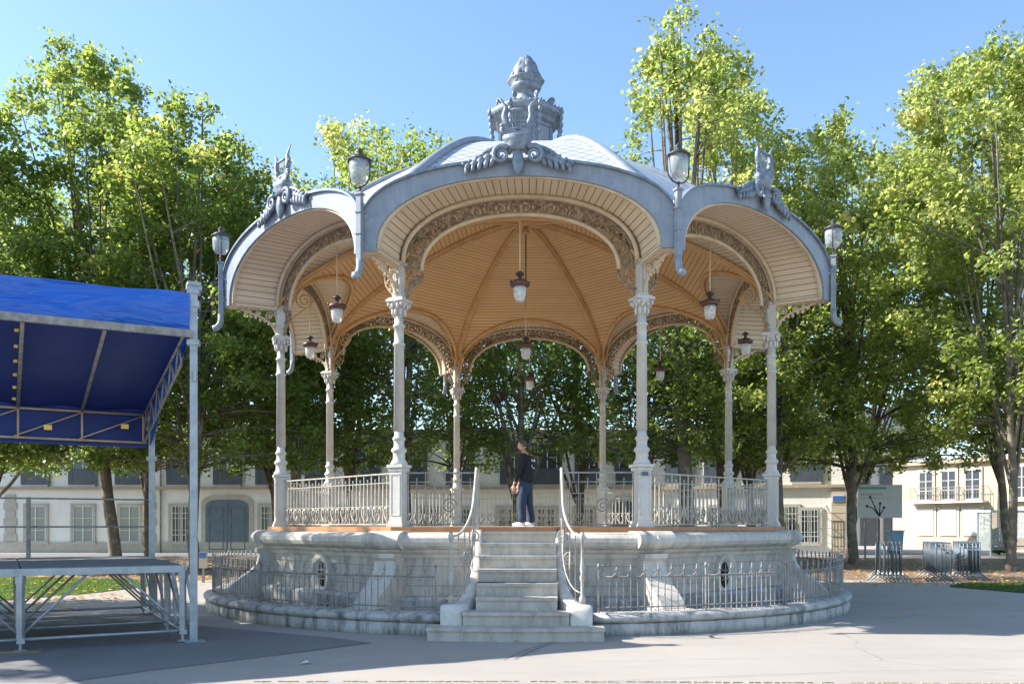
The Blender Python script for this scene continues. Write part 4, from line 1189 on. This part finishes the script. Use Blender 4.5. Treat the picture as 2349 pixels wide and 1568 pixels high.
def pipe(root,x,h):
    b=MB(); b.tube([(x,-.1,0),(x,-.1,h)],.05,6); b.build('drainpipe',M['iron'],root)
# A: long pale house
ZA=50.
aA,LA=building('town_house','long pale two-storey house with blue-grey carriage door behind the stage',(gx(-120,ZA),ZA),(gx(1500,ZA),ZA-.4),6.9,'render','render3',roofh=.5)
xo=gx(-120,ZA)
def ax(px): return gx(px,ZA)-xo
b=MB(); b.box((LA/2,-.10,3.65),(LA,.22,.16)); b.build('string_course',M['sandstone'],aA,False)
b=MB(); b.box((LA/2,-.05,.3),(LA,.10,.6)); b.build('plinth',M['framestone'],aA,False)
for px in(84,193,300): window(aA,ax(px),.60,1.15,2.05,'dim')
for px in(418,622): window(aA,ax(px),.60,1.15,2.05,'bars')
for px in(700,800,985,1060,1163,1252,1340): window(aA,ax(px),.60,1.1,1.9,'bars')
for px in(84,193,300,418,525,622,735,842,948,1057,1180,1255,1350,1440): window(aA,ax(px),3.85,1.1,2.3,'tall')
for px in(25,345): 
    b=MB()
    for i in range(7): b.box((ax(px),-.035,.4+.45*i+.0),(.75 if i%2 else .6,.07,.40))
    b.build('quoin',M['framestone'],aA,False)
# carriage door with basket arch
def archdoor(root,x,w,h,mat):
    def out(w,h,rr,n=8):
        o=[(-w/2,0)]
        for i in range(n+1):
            a=PI-PI/2*i/n; o.append((-w/2+rr+rr*math.cos(a),h-rr*.55+rr*.55*math.sin(a)))
        for i in range(n+1):
            a=PI/2-PI/2*i/n; o.append((w/2-rr+rr*math.cos(a),h-rr*.55+rr*.55*math.sin(a)))
        o.append((w/2,0)); return o
    b=MB(); b.prism(out(w+.5,h+.28,.9),(x,-.02,0),(1,0,0),(0,0,1),(0,.12,0)); dd=b.build('carriage_door',M['framestone'],root,False)
    b=MB(); b.prism(out(w,h,.7),(x,-.06,0),(1,0,0),(0,0,1),(0,.06,0)); lf=b.build('door_leaf',M[mat],dd,False)
    b=MB()
    for sx in(-1,1):
        for (z0,z1) in((.2,1.8),(2.0,h-.45)):
            cx=x+sx*w/4; 
            for xx in(-w/4+.22,w/4-.22): b.box((cx+xx,-.10,(z0+z1)/2),(.05,.03,z1-z0))
            for zz in(z0,z1): b.box((cx,-.10,zz),(w/2-.4,.03,.05))
    b.box((x,-.10,h/2-.1),(.08,.03,h-.3)); b.build('door_moulding',M[mat],dd,False)
    return dd
archdoor(aA,ax(524),2.45,3.0,'bluedoor'); archdoor(aA,ax(1432),1.5,2.9,'shutter')
pipe(aA,ax(372),8)
# B: sunlit end house
pB0=(gx(1500,49.5),49.4); pB1=(gx(1940,46.0),46.0)
aB,LB=building('corner_house','sunlit white corner house with a blue street sign right of the bandstand',pB0,pB1,7.0,'render','render3',roofh=.5)
dB=Vector((pB1[0]-pB0[0],pB1[1]-pB0[1])).normalized()
def bx_(px):
    # intersect view ray with facade B
    k=(px-CX)/F; # X=k*Z ; (pB0+dB*s)
    s=(k*pB0[1]-pB0[0])/(dB.x-k*dB.y); return s
b=MB(); b.box((LB/2,-.10,3.62),(LB,.22,.16)); b.build('string_course',M['sandstone'],aB,False)
b=MB()
for i in range(8): b.box((LB-.35,-.06,.25+.43*i),(.72,.13,.40))
b.build('quoin',M['render2'],aB,False)
for px in(1560,1650,1740,1805): window(aB,bx_(px),.65,1.1,1.9,'bars')
window(aB,bx_(1857),.62,.98,1.75,'bars')
for px in(1560,1650,1740,1850): window(aB,bx_(px),3.85,1.1,2.2,'tall')
b=MB(); b.box((LB-.38,-.145,2.95),(.58,.03,.36)); b.build('sign_plate',M['whitewood'],aB,False)
b=MB(); b.box((LB-.38,-.17,2.95),(.5,.02,.28)); b.build('street_sign',M['bluesign'],aB,False)
b=MB()
for px in(1785,1895):
    s=bx_(px); b.bar((s-.3,-.3,.55),(s-.3,-.3,2.2),.03); b.bar((s+.3,-.3,.55),(s+.3,-.3,2.2),.03); b.bar((s-.3,-.3,2.2),(s,0,2.6),.03)
    for z in(.6,1.4,2.2): b.bar((s-.3,-.3,z),(s+.3,-.3,z),.03); b.bar((s-.3,-.3,z),(s-.3,-.01,z),.03); b.bar((s+.3,-.3,z),(s+.3,-.01,z),.03)
    for i in range(5): b.bar((s-.3+.15*i,-.3,.6),(s-.3+.15*i,-.3,2.2),.015)
b.build('window_cage',M['ironlight'],aB,False)
# C: cream house with balconies (facade turned towards the sun)
pC0=Vector((25.6,59.2)); dC=Vector((2.8,-4.7)).normalized(); pC1=pC0+dC*17
aC,LC=building('balcony_house','cream two-storey house with three small balconies and white ground-floor shutters',tuple(pC0),tuple(pC1),5.65,'render2','render3',depth=8,roofh=.5)
def cx_(px): k=(px-CX)/F; return (k*pC0.y-pC0.x)/(dC.x-k*dC.y)
def zc(px,y):
    s=cx_(px); Z=pC0.y+dC.y*s; return EYE-(y-HY)*Z/F
for p in((2112,2138),(2164,2190),(2218,2246)):
    s0,s1=cx_(p[0]),cx_(p[1]); w=1.0; s=(s0+s1)/2
    o=window(aC,s,3.15,w,1.85,'casement')
    b=MB(); b.box((s,-.30,3.0),(w+.9,.6,.12)); b.build('balcony_slab',M['whitewood'],aC,False)
    b=MB()
    for i in range(12): b.bar((s-w/2-.4+(w+.8)*i/11,-.58,3.06),(s-w/2-.4+(w+.8)*i/11,-.58,3.95),.02)
    b.bar((s-w/2-.4,-.58,3.95),(s+w/2+.4,-.58,3.95),.035)
    for sg in(-1,1): b.bar((s+sg*(w/2+.4),-.58,3.95),(s+sg*(w/2+.4),0,3.95),.03); b.bar((s+sg*(w/2+.4),-.3,3.06),(s+sg*(w/2+.4),-.3,3.95),.02)
    b.build('balcony_rail',M['iron'],aC,False)
    b=MB(); b.box((s,-.05,1.75),(w+.1,.12,1.7)); 
    for sg in(-1,1): b.box((s+sg*(w/2+.14),-.03,1.75),(.12,.08,1.9))
    b.build('roller_shutter',M['whitewood'],aC,False)
for px in(2345,): window(aC,cx_(px),3.15,1.2,1.9,'casement'); 
b=MB(); s=cx_(2345); b.box((s,-.05,1.7),(1.2,.12,1.9)); b.box((s,-.2,3.0),(1.7,.4,.1)); b.build('roller_shutter',M['whitewood'],aC,False)
pipe(aC,cx_(2291),5.5)
b=MB(); b.box((LC/2,-.06,.4),(LC,.12,.8)); b.build('plinth',M['render2'],aC,False)
b=MB(); b.box((4,4,7.3),(.8,1.0,1.6)); b.box((4,4,8.15),(.95,1.15,.12)); b.build('chimney',M['render3'],aC,False)
# D: grey house closing the side street
aD,LD=building('street_end_house','pale grey house at the end of the side street behind the billboard',(gx(1925,66),66),(gx(2120,66),66),8.5,'render3')
window(aD,gx(1962,66)-gx(1925,66),4.4,1.6,2.2,'tall'); window(aD,gx(2050,66)-gx(1925,66),4.4,1.6,2.2,'tall')
b=MB(); b.box((gx(1992,66)-gx(1925,66),-.05,1.3),(1.2,.1,2.6)); b.build('door',M['shutter'],aD,False)
b=MB(); b.box((gx(2050,66)-gx(1925,66),-.05,1.5),(1.5,.1,3.0)); b.build('door',M['shutter'],aD,False)
# E: house seen beyond, left edge with clapboard-like rustication is part of A

# ------------------------------------------------------------------ billboard, lamp, shelter, barriers, bin
Zb=41.
bb=empty('billboard',(gx(2018,Zb),Zb,0)); tag(bb,'large white billboard with a pale green stripe standing behind the right trees','billboard')
w=(2066-1965)*Zb/F; z1=EYE+(HY-1111)*Zb/F; z0=EYE+(HY-1187)*Zb/F
b=MB(); b.box((0,0,(z0+z1)/2),(w,.12,z1-z0)); b.build('panel',M['whiteboard'],bb,False)
b=MB(); b.box((-w*.17,-.065,z1-.16),(w*.62,.012,.10)); b.build('green_stripe',M['greenpaint'],bb,False)
b=MB(); b.box((-w*.2,-.065,z1-.45),(w*.5,.012,.06)); b.box((-w*.1,-.065,z1-.62),(w*.7,.012,.03)); b.build('grey_stripe',M['render3'],bb,False)
for x in(-w*.32,-w*.02,w*.27): b=MB(); b.box((x,.06,z0/2),(.08,.06,z0)); b.build('leg',M['iron'],bb,False)
# branching sculpture lamp
Zl=38.
lm=empty('branched_lamp',(gx(2017,Zl),Zl,0)); tag(lm,'thin dark pole with four branching arms in front of the white billboard','street lamp')
b=MB(); zz=lambda y:EYE+(HY-y)*Zl/F
b.tube([(0,0,0),(0,0,zz(1190))],.025,6); b.build('pole',M['black'],lm)
b=MB()
for dx,y,mx in((-21,1139,-.1),(-28,1160,-.2),(2,1154,.05),(11,1163,.12)):
    e=(dx*Zl/F,0,zz(y)); s=(0,0,zz(1183)); m=(e[0]*.5,0,(e[2]+s[2])/2+(.12 if abs(dx)>25 else 0))
    b.tube([s,m,e],[.03,.025,.02],6); b.ell(e,(.06,.06,.06),8,6)
b.build('arm',M['black'],lm)
# bus shelter
Zs=44.
sh=empty('bus_shelter',(gx(2320,Zs),Zs,0)); tag(sh,'glass bus shelter with white roof rim in front of the cream house','bus shelter')
zt=EYE+(HY-1172)*Zs/F
b=MB(); b.box((0,0,zt),(2.9,1.5,.1)); b.build('roof',M['whitewood'],sh,False)
for x,y in((-1.35,-.6),(-1.35,.6),(1.35,-.6),(1.35,.6)): b=MB(); b.box((x,y,zt/2),(.07,.07,zt-.1)); b.build('post',M['galv'],sh,False)
b=MB(); b.box((0,.66,1.25),(2.6,.02,1.9)); b.box((-1.35,0,1.25),(.02,1.1,1.9)); b.build('glass',M['shelterglass'],sh,False)
b=MB(); b.box((.2,.3,.5),(1.6,.35,.05)); b.build('bench',M['iron'],sh,False)
b=MB(); b.box((.15,.70,1.35),(.7,.03,1.2)); b.build('poster',M['render3'],sh,False)
# bush added behind the shelter glass, standing in for reflections in it
rg=np.random.default_rng(77)
sr=empty('reflection_shrub',(gx(2292,45.5),45.5,0)); tag(sr,'dark rounded bush added behind the bus shelter glass in place of reflections','reflection_shrub')
P=rg.normal(size=(2500,3)); P/=np.linalg.norm(P,axis=1)[:,None]; P*=rg.uniform(.5,1,(2500,1))**.5; P=P*np.array([.85,.6,.65])+np.array([0,0,.75]); P=P[P[:,2]>.05]
poly_mesh('foliage',leaves(rg,P,.12),4,rg.uniform(0,.4,len(P)),M['leaf'],sr)
b=MB()
for i in range(5): b.tube([(0,0,0),(.1*math.cos(i*1.3),.1*math.sin(i*1.3),.4),(.35*math.cos(i*1.3),.35*math.sin(i*1.3),.9)],[.03,.02,.008],5)
b.build('stem',M['bark'],sr)
# crowd barriers
def barrier():
    r=empty('crowd_barrier'); w=2.1;
    b=MB(); z0,z1=.22,1.08
    pts=[(-w/2,0,z0),(-w/2,0,z1-.08),(-w/2+.08,0,z1),(w/2-.08,0,z1),(w/2,0,z1-.08),(w/2,0,z0)]
    b.tube(pts,.02,6); b.tube([(-w/2,0,z0),(w/2,0,z0)],.018,6)
    b.build('frame',M['darkgalv'],r)
    b=MB()
    for i in range(1,19): x=-w/2+w*i/19; b.tube([(x,0,z0),(x,0,z1)],.008,4)
    b.build('bars',M['darkgalv'],r)
    for x in(-w*.32,w*.32):
        b=MB(); b.tube([(x,-.28,.015),(x,-.02,.24)],.018,5); b.tube([(x,.28,.015),(x,.02,.24)],.018,5); b.build('foot',M['galv'],r)
    return r
br0=barrier()
def stack(px0,Z,n,ang,names,sp=.09,sc=1):
    global br0
    out=[]
    base=Vector((gx(px0,Z),Z,0)); d=Vector((math.cos(ang),math.sin(ang),0)); nrm=Vector((-d.y,d.x,0))
    for i in range(n):
        c=br0 if not used[0] else copy_tree(br0); used[0]=True
        c.location=base+nrm*(i*sp); c.rotation_euler=(0,0,ang+random.uniform(-.02,.02)); c.scale=(1,1,1.0)
        tag(c,names,'barrier','crowd barriers stacked on the bare earth'); out.append(c)
    return out
used=[False]
s1=stack(2065,25.2,7,rad(68),'galvanised crowd barrier packed in the left one of the three barrier stacks',.105)
s2=stack(2163,25.6,4,rad(75),'galvanised crowd barrier leaning in the small middle barrier stack',.12)
s3=stack(2240,26.0,6,rad(68),'galvanised crowd barrier packed in the rightmost of the three barrier stacks',.105)
for q in s1+s2+s3: pass
# information panel left behind the fence
ip=empty('information_panel',(*gp(466,1335)[:2],0)); Zi=gp(466,1335)[1]; tag(ip,'small blue and cream information panel between the stage post and the iron fence','sign')
b=MB(); b.box((0,0,.62),(.22,.06,.45)); b.build('cream_board',M['render2'],ip,False)
b=MB(); b.box((0,-.04,.75),(.19,.02,.15)); b.build('blue_board',M['bluesign'],ip,False)
b=MB(); b.box((0,.02,.2),(.06,.04,.4)); b.build('post',M['iron'],ip,False)
# blue bin by the street
Zq=50.; cb=empty('blue_bin',(gx(2053,Zq),Zq,0)); tag(cb,'light blue wheeled bin beside the cream house, under the billboard','bin')
b=MB(); b.prism([(-.3,.08),(.3,.08),(.38,1.2),(-.38,1.2)],(0,0,0),(1,0,0),(0,0,1),(0,.6,0)); b.build('body',simple('bin_plastic',(.25,.42,.6)),cb,False)
b=MB(); b.box((0,-.02,1.24),(.82,.7,.07)); b.build('lid',simple('bin_lid',(.3,.48,.66)),cb,False)
b=MB(); b.tube([(-.3,.25,.1),(.3,.25,.1)],.1,10); b.build('wheel',M['black'],cb)
PERSON_HERE=1
# ------------------------------------------------------------------ person
def skinobj(name,verts,edges,radii,mat,parent,root=0,sub=2):
    me=bpy.data.meshes.new(name); me.from_pydata(verts,edges,[]); o=bpy.data.objects.new(name,me); C.objects.link(o)
    me.materials.append(mat); o.parent=parent
    md=o.modifiers.new('Skin','SKIN'); md.use_smooth_shade=True
    if not me.skin_vertices: 
        return o
    for i,r in enumerate(radii):
        s=me.skin_vertices[0].data[i]; s.radius=r if hasattr(r,'__len__') else (r,r); s.use_root=(i==root)
    sb=o.modifiers.new('Sub','SUBSURF'); sb.levels=sub; sb.render_levels=sub
    return o
M['skin']=simple('skin',(.55,.33,.24),(.48,.27,.19),12,.5,bmp=0)
M['sweat']=simple('black_sweatshirt',(.012,.012,.016),(.02,.02,.026),10,.85)
M['jeans']=simple('blue_jeans',(.022,.036,.075),(.035,.055,.10),14,.8)
M['shoe']=simple('white_trainer',(.7,.7,.7),(.55,.55,.55),12,.6)
M['hair']=simple('grey_brown_hair',(.06,.045,.035),(.10,.08,.07),30,.7)
M['print']=simple('white_print',(.65,.65,.65),(.55,.55,.55),12,.7)
ps=W((0,0,0)); Zp=17.9
pr_=empty('person',(gx(1203,Zp),Zp,1.556),rad(0)); tag(pr_,'person in black sweatshirt, blue jeans and white shoes standing side-on above the steps','person')
pr_.rotation_euler=(0,0,rad(-24))      # faces local -x, back turned slightly to the camera
# local: facing -x, y back (+y away). left side = -y (towards camera) ... right arm forward
body_v=[(.02,0,.93),(.02,0,1.12),(.03,0,1.30),(.03,0,1.42),(.0,0,1.50),(-.03,0,1.56),
 (.03,-.17,1.40),(-.03,-.21,1.12),(-.13,-.20,.88),(-.155,-.20,.82),
 (.03,.17,1.40),(-.06,.21,1.12),(-.20,.19,.90),(-.225,.19,.84),
 (.02,-.09,.88),(-.02,-.10,.48),(-.005,-.10,.09),(.03,.09,.88),(.06,.10,.48),(.11,.11,.09)]
body_e=[(0,1),(1,2),(2,3),(3,4),(4,5),(3,6),(6,7),(7,8),(8,9),(3,10),(10,11),(11,12),(12,13),(0,14),(14,15),(15,16),(0,17),(17,18),(18,19)]
body_r=[.12,.12,.12,.09,.052,.05,.05,.036,.026,.022,.05,.036,.026,.022,.07,.05,.035,.07,.05,.035]
body=skinobj('body',body_v,body_e,body_r,M['skin'],pr_)
# head (shaped mesh)
def head():
    b=MB(); n=20;m=16; vs=[];fs=[]
    for i in range(m+1):
        ph=PI*i/m
        for k in range(n):
            th=2*PI*k/n
            x=-.098*math.sin(ph)*math.cos(th); y=.075*math.sin(ph)*math.sin(th); z=.118*math.cos(ph)
            if x<0:
                x*=.92
                if z<-.02: x*=.98; y*=1-.25*min(1,(-z-.02)/.09)
            if x>0 and z<-.02: x*=1-.35*min(1,(-z-.02)/.09)
            if abs(y)<.022 and x<-.05 and -.035<z<.02: x-=.022*(1-abs(y)/.022)*(1 if z<0 else .5)
            if abs(z-.012)<.012 and .018<abs(y)<.045 and x<0: x+=.008
            vs.append((x,y,z))
    for i in range(m):
        for k in range(n): fs.append((i*n+k,(i+1)*n+k,(i+1)*n+(k+1)%n,i*n+(k+1)%n))
    b.add(vs,fs)
    for sg in(-1,1): b.ell((.012,sg*.076,-.005),(.018,.008,.03),8,6)
    b.ell((-.088,0,-.055),(.012,.024,.006),8,4); b.ell((-.086,0,-.066),(.012,.02,.006),8,4)
    return b
hd=head().build('head',M['skin'],body); hd.location=(-.05,0,1.655); hd.rotation_euler=(0,rad(-6),rad(10))
b=MB(); 
for sg in(-1,1): b.ell((-.083,sg*.030,.010),(.006,.011,.006),8,6)
b.build('eyes',M['black'],body); kids(body)[-1]
e_=[o for o in bpy.data.objects if o.name=='eyes'][0]; e_.location=hd.location; e_.rotation_euler=hd.rotation_euler
b=MB(); vs=[];fs=[];n=20;m=9
for i in range(m+1):
    ph=PI*.62*i/m
    for k in range(n):
        th=2*PI*k/n; fr=max(0,-math.cos(th)*-1)
        x=-.106*math.sin(ph)*math.cos(th); y=.083*math.sin(ph)*math.sin(th); z=.126*math.cos(ph)
        if x<-.03 and z<.06: z=.06+ (z-.06)*.1; x*=.92
        if x>.03: x*=.96
        vs.append((x+.004,y,z+.003))
for i in range(m):
    for k in range(n): fs.append((i*n+k,(i+1)*n+k,(i+1)*n+(k+1)%n,i*n+(k+1)%n))
b.add(vs,fs); hr=b.build('hair',M['hair'],body); hr.location=hd.location; hr.rotation_euler=hd.rotation_euler
# hands
def hand(c,fwd,sg):
    b=MB(); c=Vector(c)
    b.ell(c+Vector((0,0,-.045)),(.040,.016,.05),10,8)
    for i,(dx,l) in enumerate(((-.028,.062),(-.010,.072),(.010,.067),(.027,.052))):
        p=c+Vector((dx,0,-.08)); b.tube([p,p+Vector((-.004,-sg*.006,-l*.45)),p+Vector((-.012,-sg*.016,-l*.78)),p+Vector((-.022,-sg*.024,-l))],[.0095,.009,.008,.005],6)
    p=c+Vector((-.034,0,-.03)); b.tube([p,p+Vector((-.022,-sg*.008,-.03)),p+Vector((-.026,-sg*.012,-.06))],[.012,.010,.006],6)
    return b
hand((-.155,-.20,.83),0,-1).build('hand',M['skin'],body); hand((-.225,.19,.85),0,1).build('hand',M['skin'],body)
sw_v=[(.02,0,.88),(.03,0,1.10),(.04,0,1.28),(.03,0,1.40),(-.005,0,1.50),
 (.03,-.165,1.385),(-.01,-.215,1.12),(-.125,-.205,.90),(.03,.165,1.385),(-.05,.215,1.12),(-.19,.195,.92)]
sw_e=[(0,1),(1,2),(2,3),(3,4),(3,5),(5,6),(6,7),(3,8),(8,9),(9,10)]
sw_r=[(.165,.185),(.165,.18),(.165,.18),(.13,.145),(.07,.07),(.08,.08),(.062,.062),(.046,.046),(.08,.08),(.062,.062),(.046,.046)]
skinobj('sweatshirt',sw_v,sw_e,sw_r,M['sweat'],body,1)
tr_v=[(.03,0,.98),(.03,0,.86),(.01,-.085,.72),(-.02,-.10,.46),(-.01,-.10,.20),(.0,-.10,.06),(.04,.085,.72),(.06,.10,.46),(.10,.11,.20),(.115,.11,.05)]
tr_e=[(0,1),(1,2),(2,3),(3,4),(4,5),(1,6),(6,7),(7,8),(8,9)]
tr_r=[(.13,.15),(.14,.16),.115,.098,.092,.098,.105,.085,.078,.085]
skinobj('trousers',tr_v,tr_e,tr_r,M['jeans'],body,0)
for (x,y) in((-.04,-.10),(.075,.11)):
    b=MB(); vs=[]
    b.ell((x-.045,y,.045),(.145,.05,.045),14,8); b.ell((x+.03,y,.065),(.075,.046,.05),12,8); b.box((x-.035,y,.012),(.27,.085,.022))
    b.build('shoe',M['shoe'],body)
# print on the back of the sweatshirt
b=MB()
for i,(w_,h_) in enumerate(((.022,.045),(.018,.05),(.024,.045),(.02,.05),(.022,.045))):
    yy=-.09+.042*i; xx=.205-.9*yy*yy-.0
    b.box((xx,yy,1.335),(.006,w_,h_)); 
    if i%2: b.box((xx+.001,yy+.014,1.345),(.006,.010,.02))
for i in range(9):
    a=PI*1.05+i*PI*.62/8; yy=.0+.085*math.cos(a); zz_=1.25+.075*math.sin(a); b.box((.205-.9*yy*yy,yy,zz_),(.006,.02,.02),rx=a)
b.build('back_print',M['print'],body,False)

# ------------------------------------------------------------------ light, sky, camera
EL=37.; sdx,sdy=-1.,.055
sun_dir=Vector((sdx,sdy,0)).normalized()*math.cos(rad(EL))+Vector((0,0,math.sin(rad(EL))))
sl=bpy.data.lights.new('sun','SUN'); sl.energy=4.5; sl.angle=rad(.53); sl.color=(1,.945,.86)
so=bpy.data.objects.new('sun',sl); C.objects.link(so); so.rotation_euler=sun_dir.to_track_quat('Z','Y').to_euler(); so.location=(-30,10,40)
w=bpy.data.worlds.new('World'); bpy.context.scene.world=w; w.use_nodes=True
nt=w.node_tree; bg=nt.nodes['Background']
sk=nt.nodes.new('ShaderNodeTexSky'); sk.sky_type='NISHITA'; sk.sun_disc=False; sk.sun_elevation=rad(EL)
sk.sun_rotation=math.atan2(sdx,sdy); sk.air_density=1.0; sk.dust_density=.6; sk.ozone_density=1.6; sk.altitude=200
tn_=mixc(nt,1.0,(0,0,0),(1,1,1)).node; tn_.blend_type='MULTIPLY'; nt.links.new(sk.outputs[0],tn_.inputs[6]); tn_.inputs[7].default_value=(.95,1.03,1.04,1); nt.links.new(tn_.outputs[2],bg.inputs[0]); bg.inputs[1].default_value=.125
sc=bpy.context.scene
cam=bpy.data.cameras.new('camera'); co_=bpy.data.objects.new('camera',cam); C.objects.link(co_); sc.camera=co_
co_.location=(0,0,EYE); co_.rotation_euler=(PI/2,0,0)
cam.sensor_width=36; cam.lens=36*F/2349; cam.shift_y=(HY-784)/2349; cam.clip_end=2000; cam.clip_start=.1
sc.view_settings.view_transform='Standard'; sc.view_settings.look='None'; sc.view_settings.gamma=1; sc.view_settings.exposure=1.28
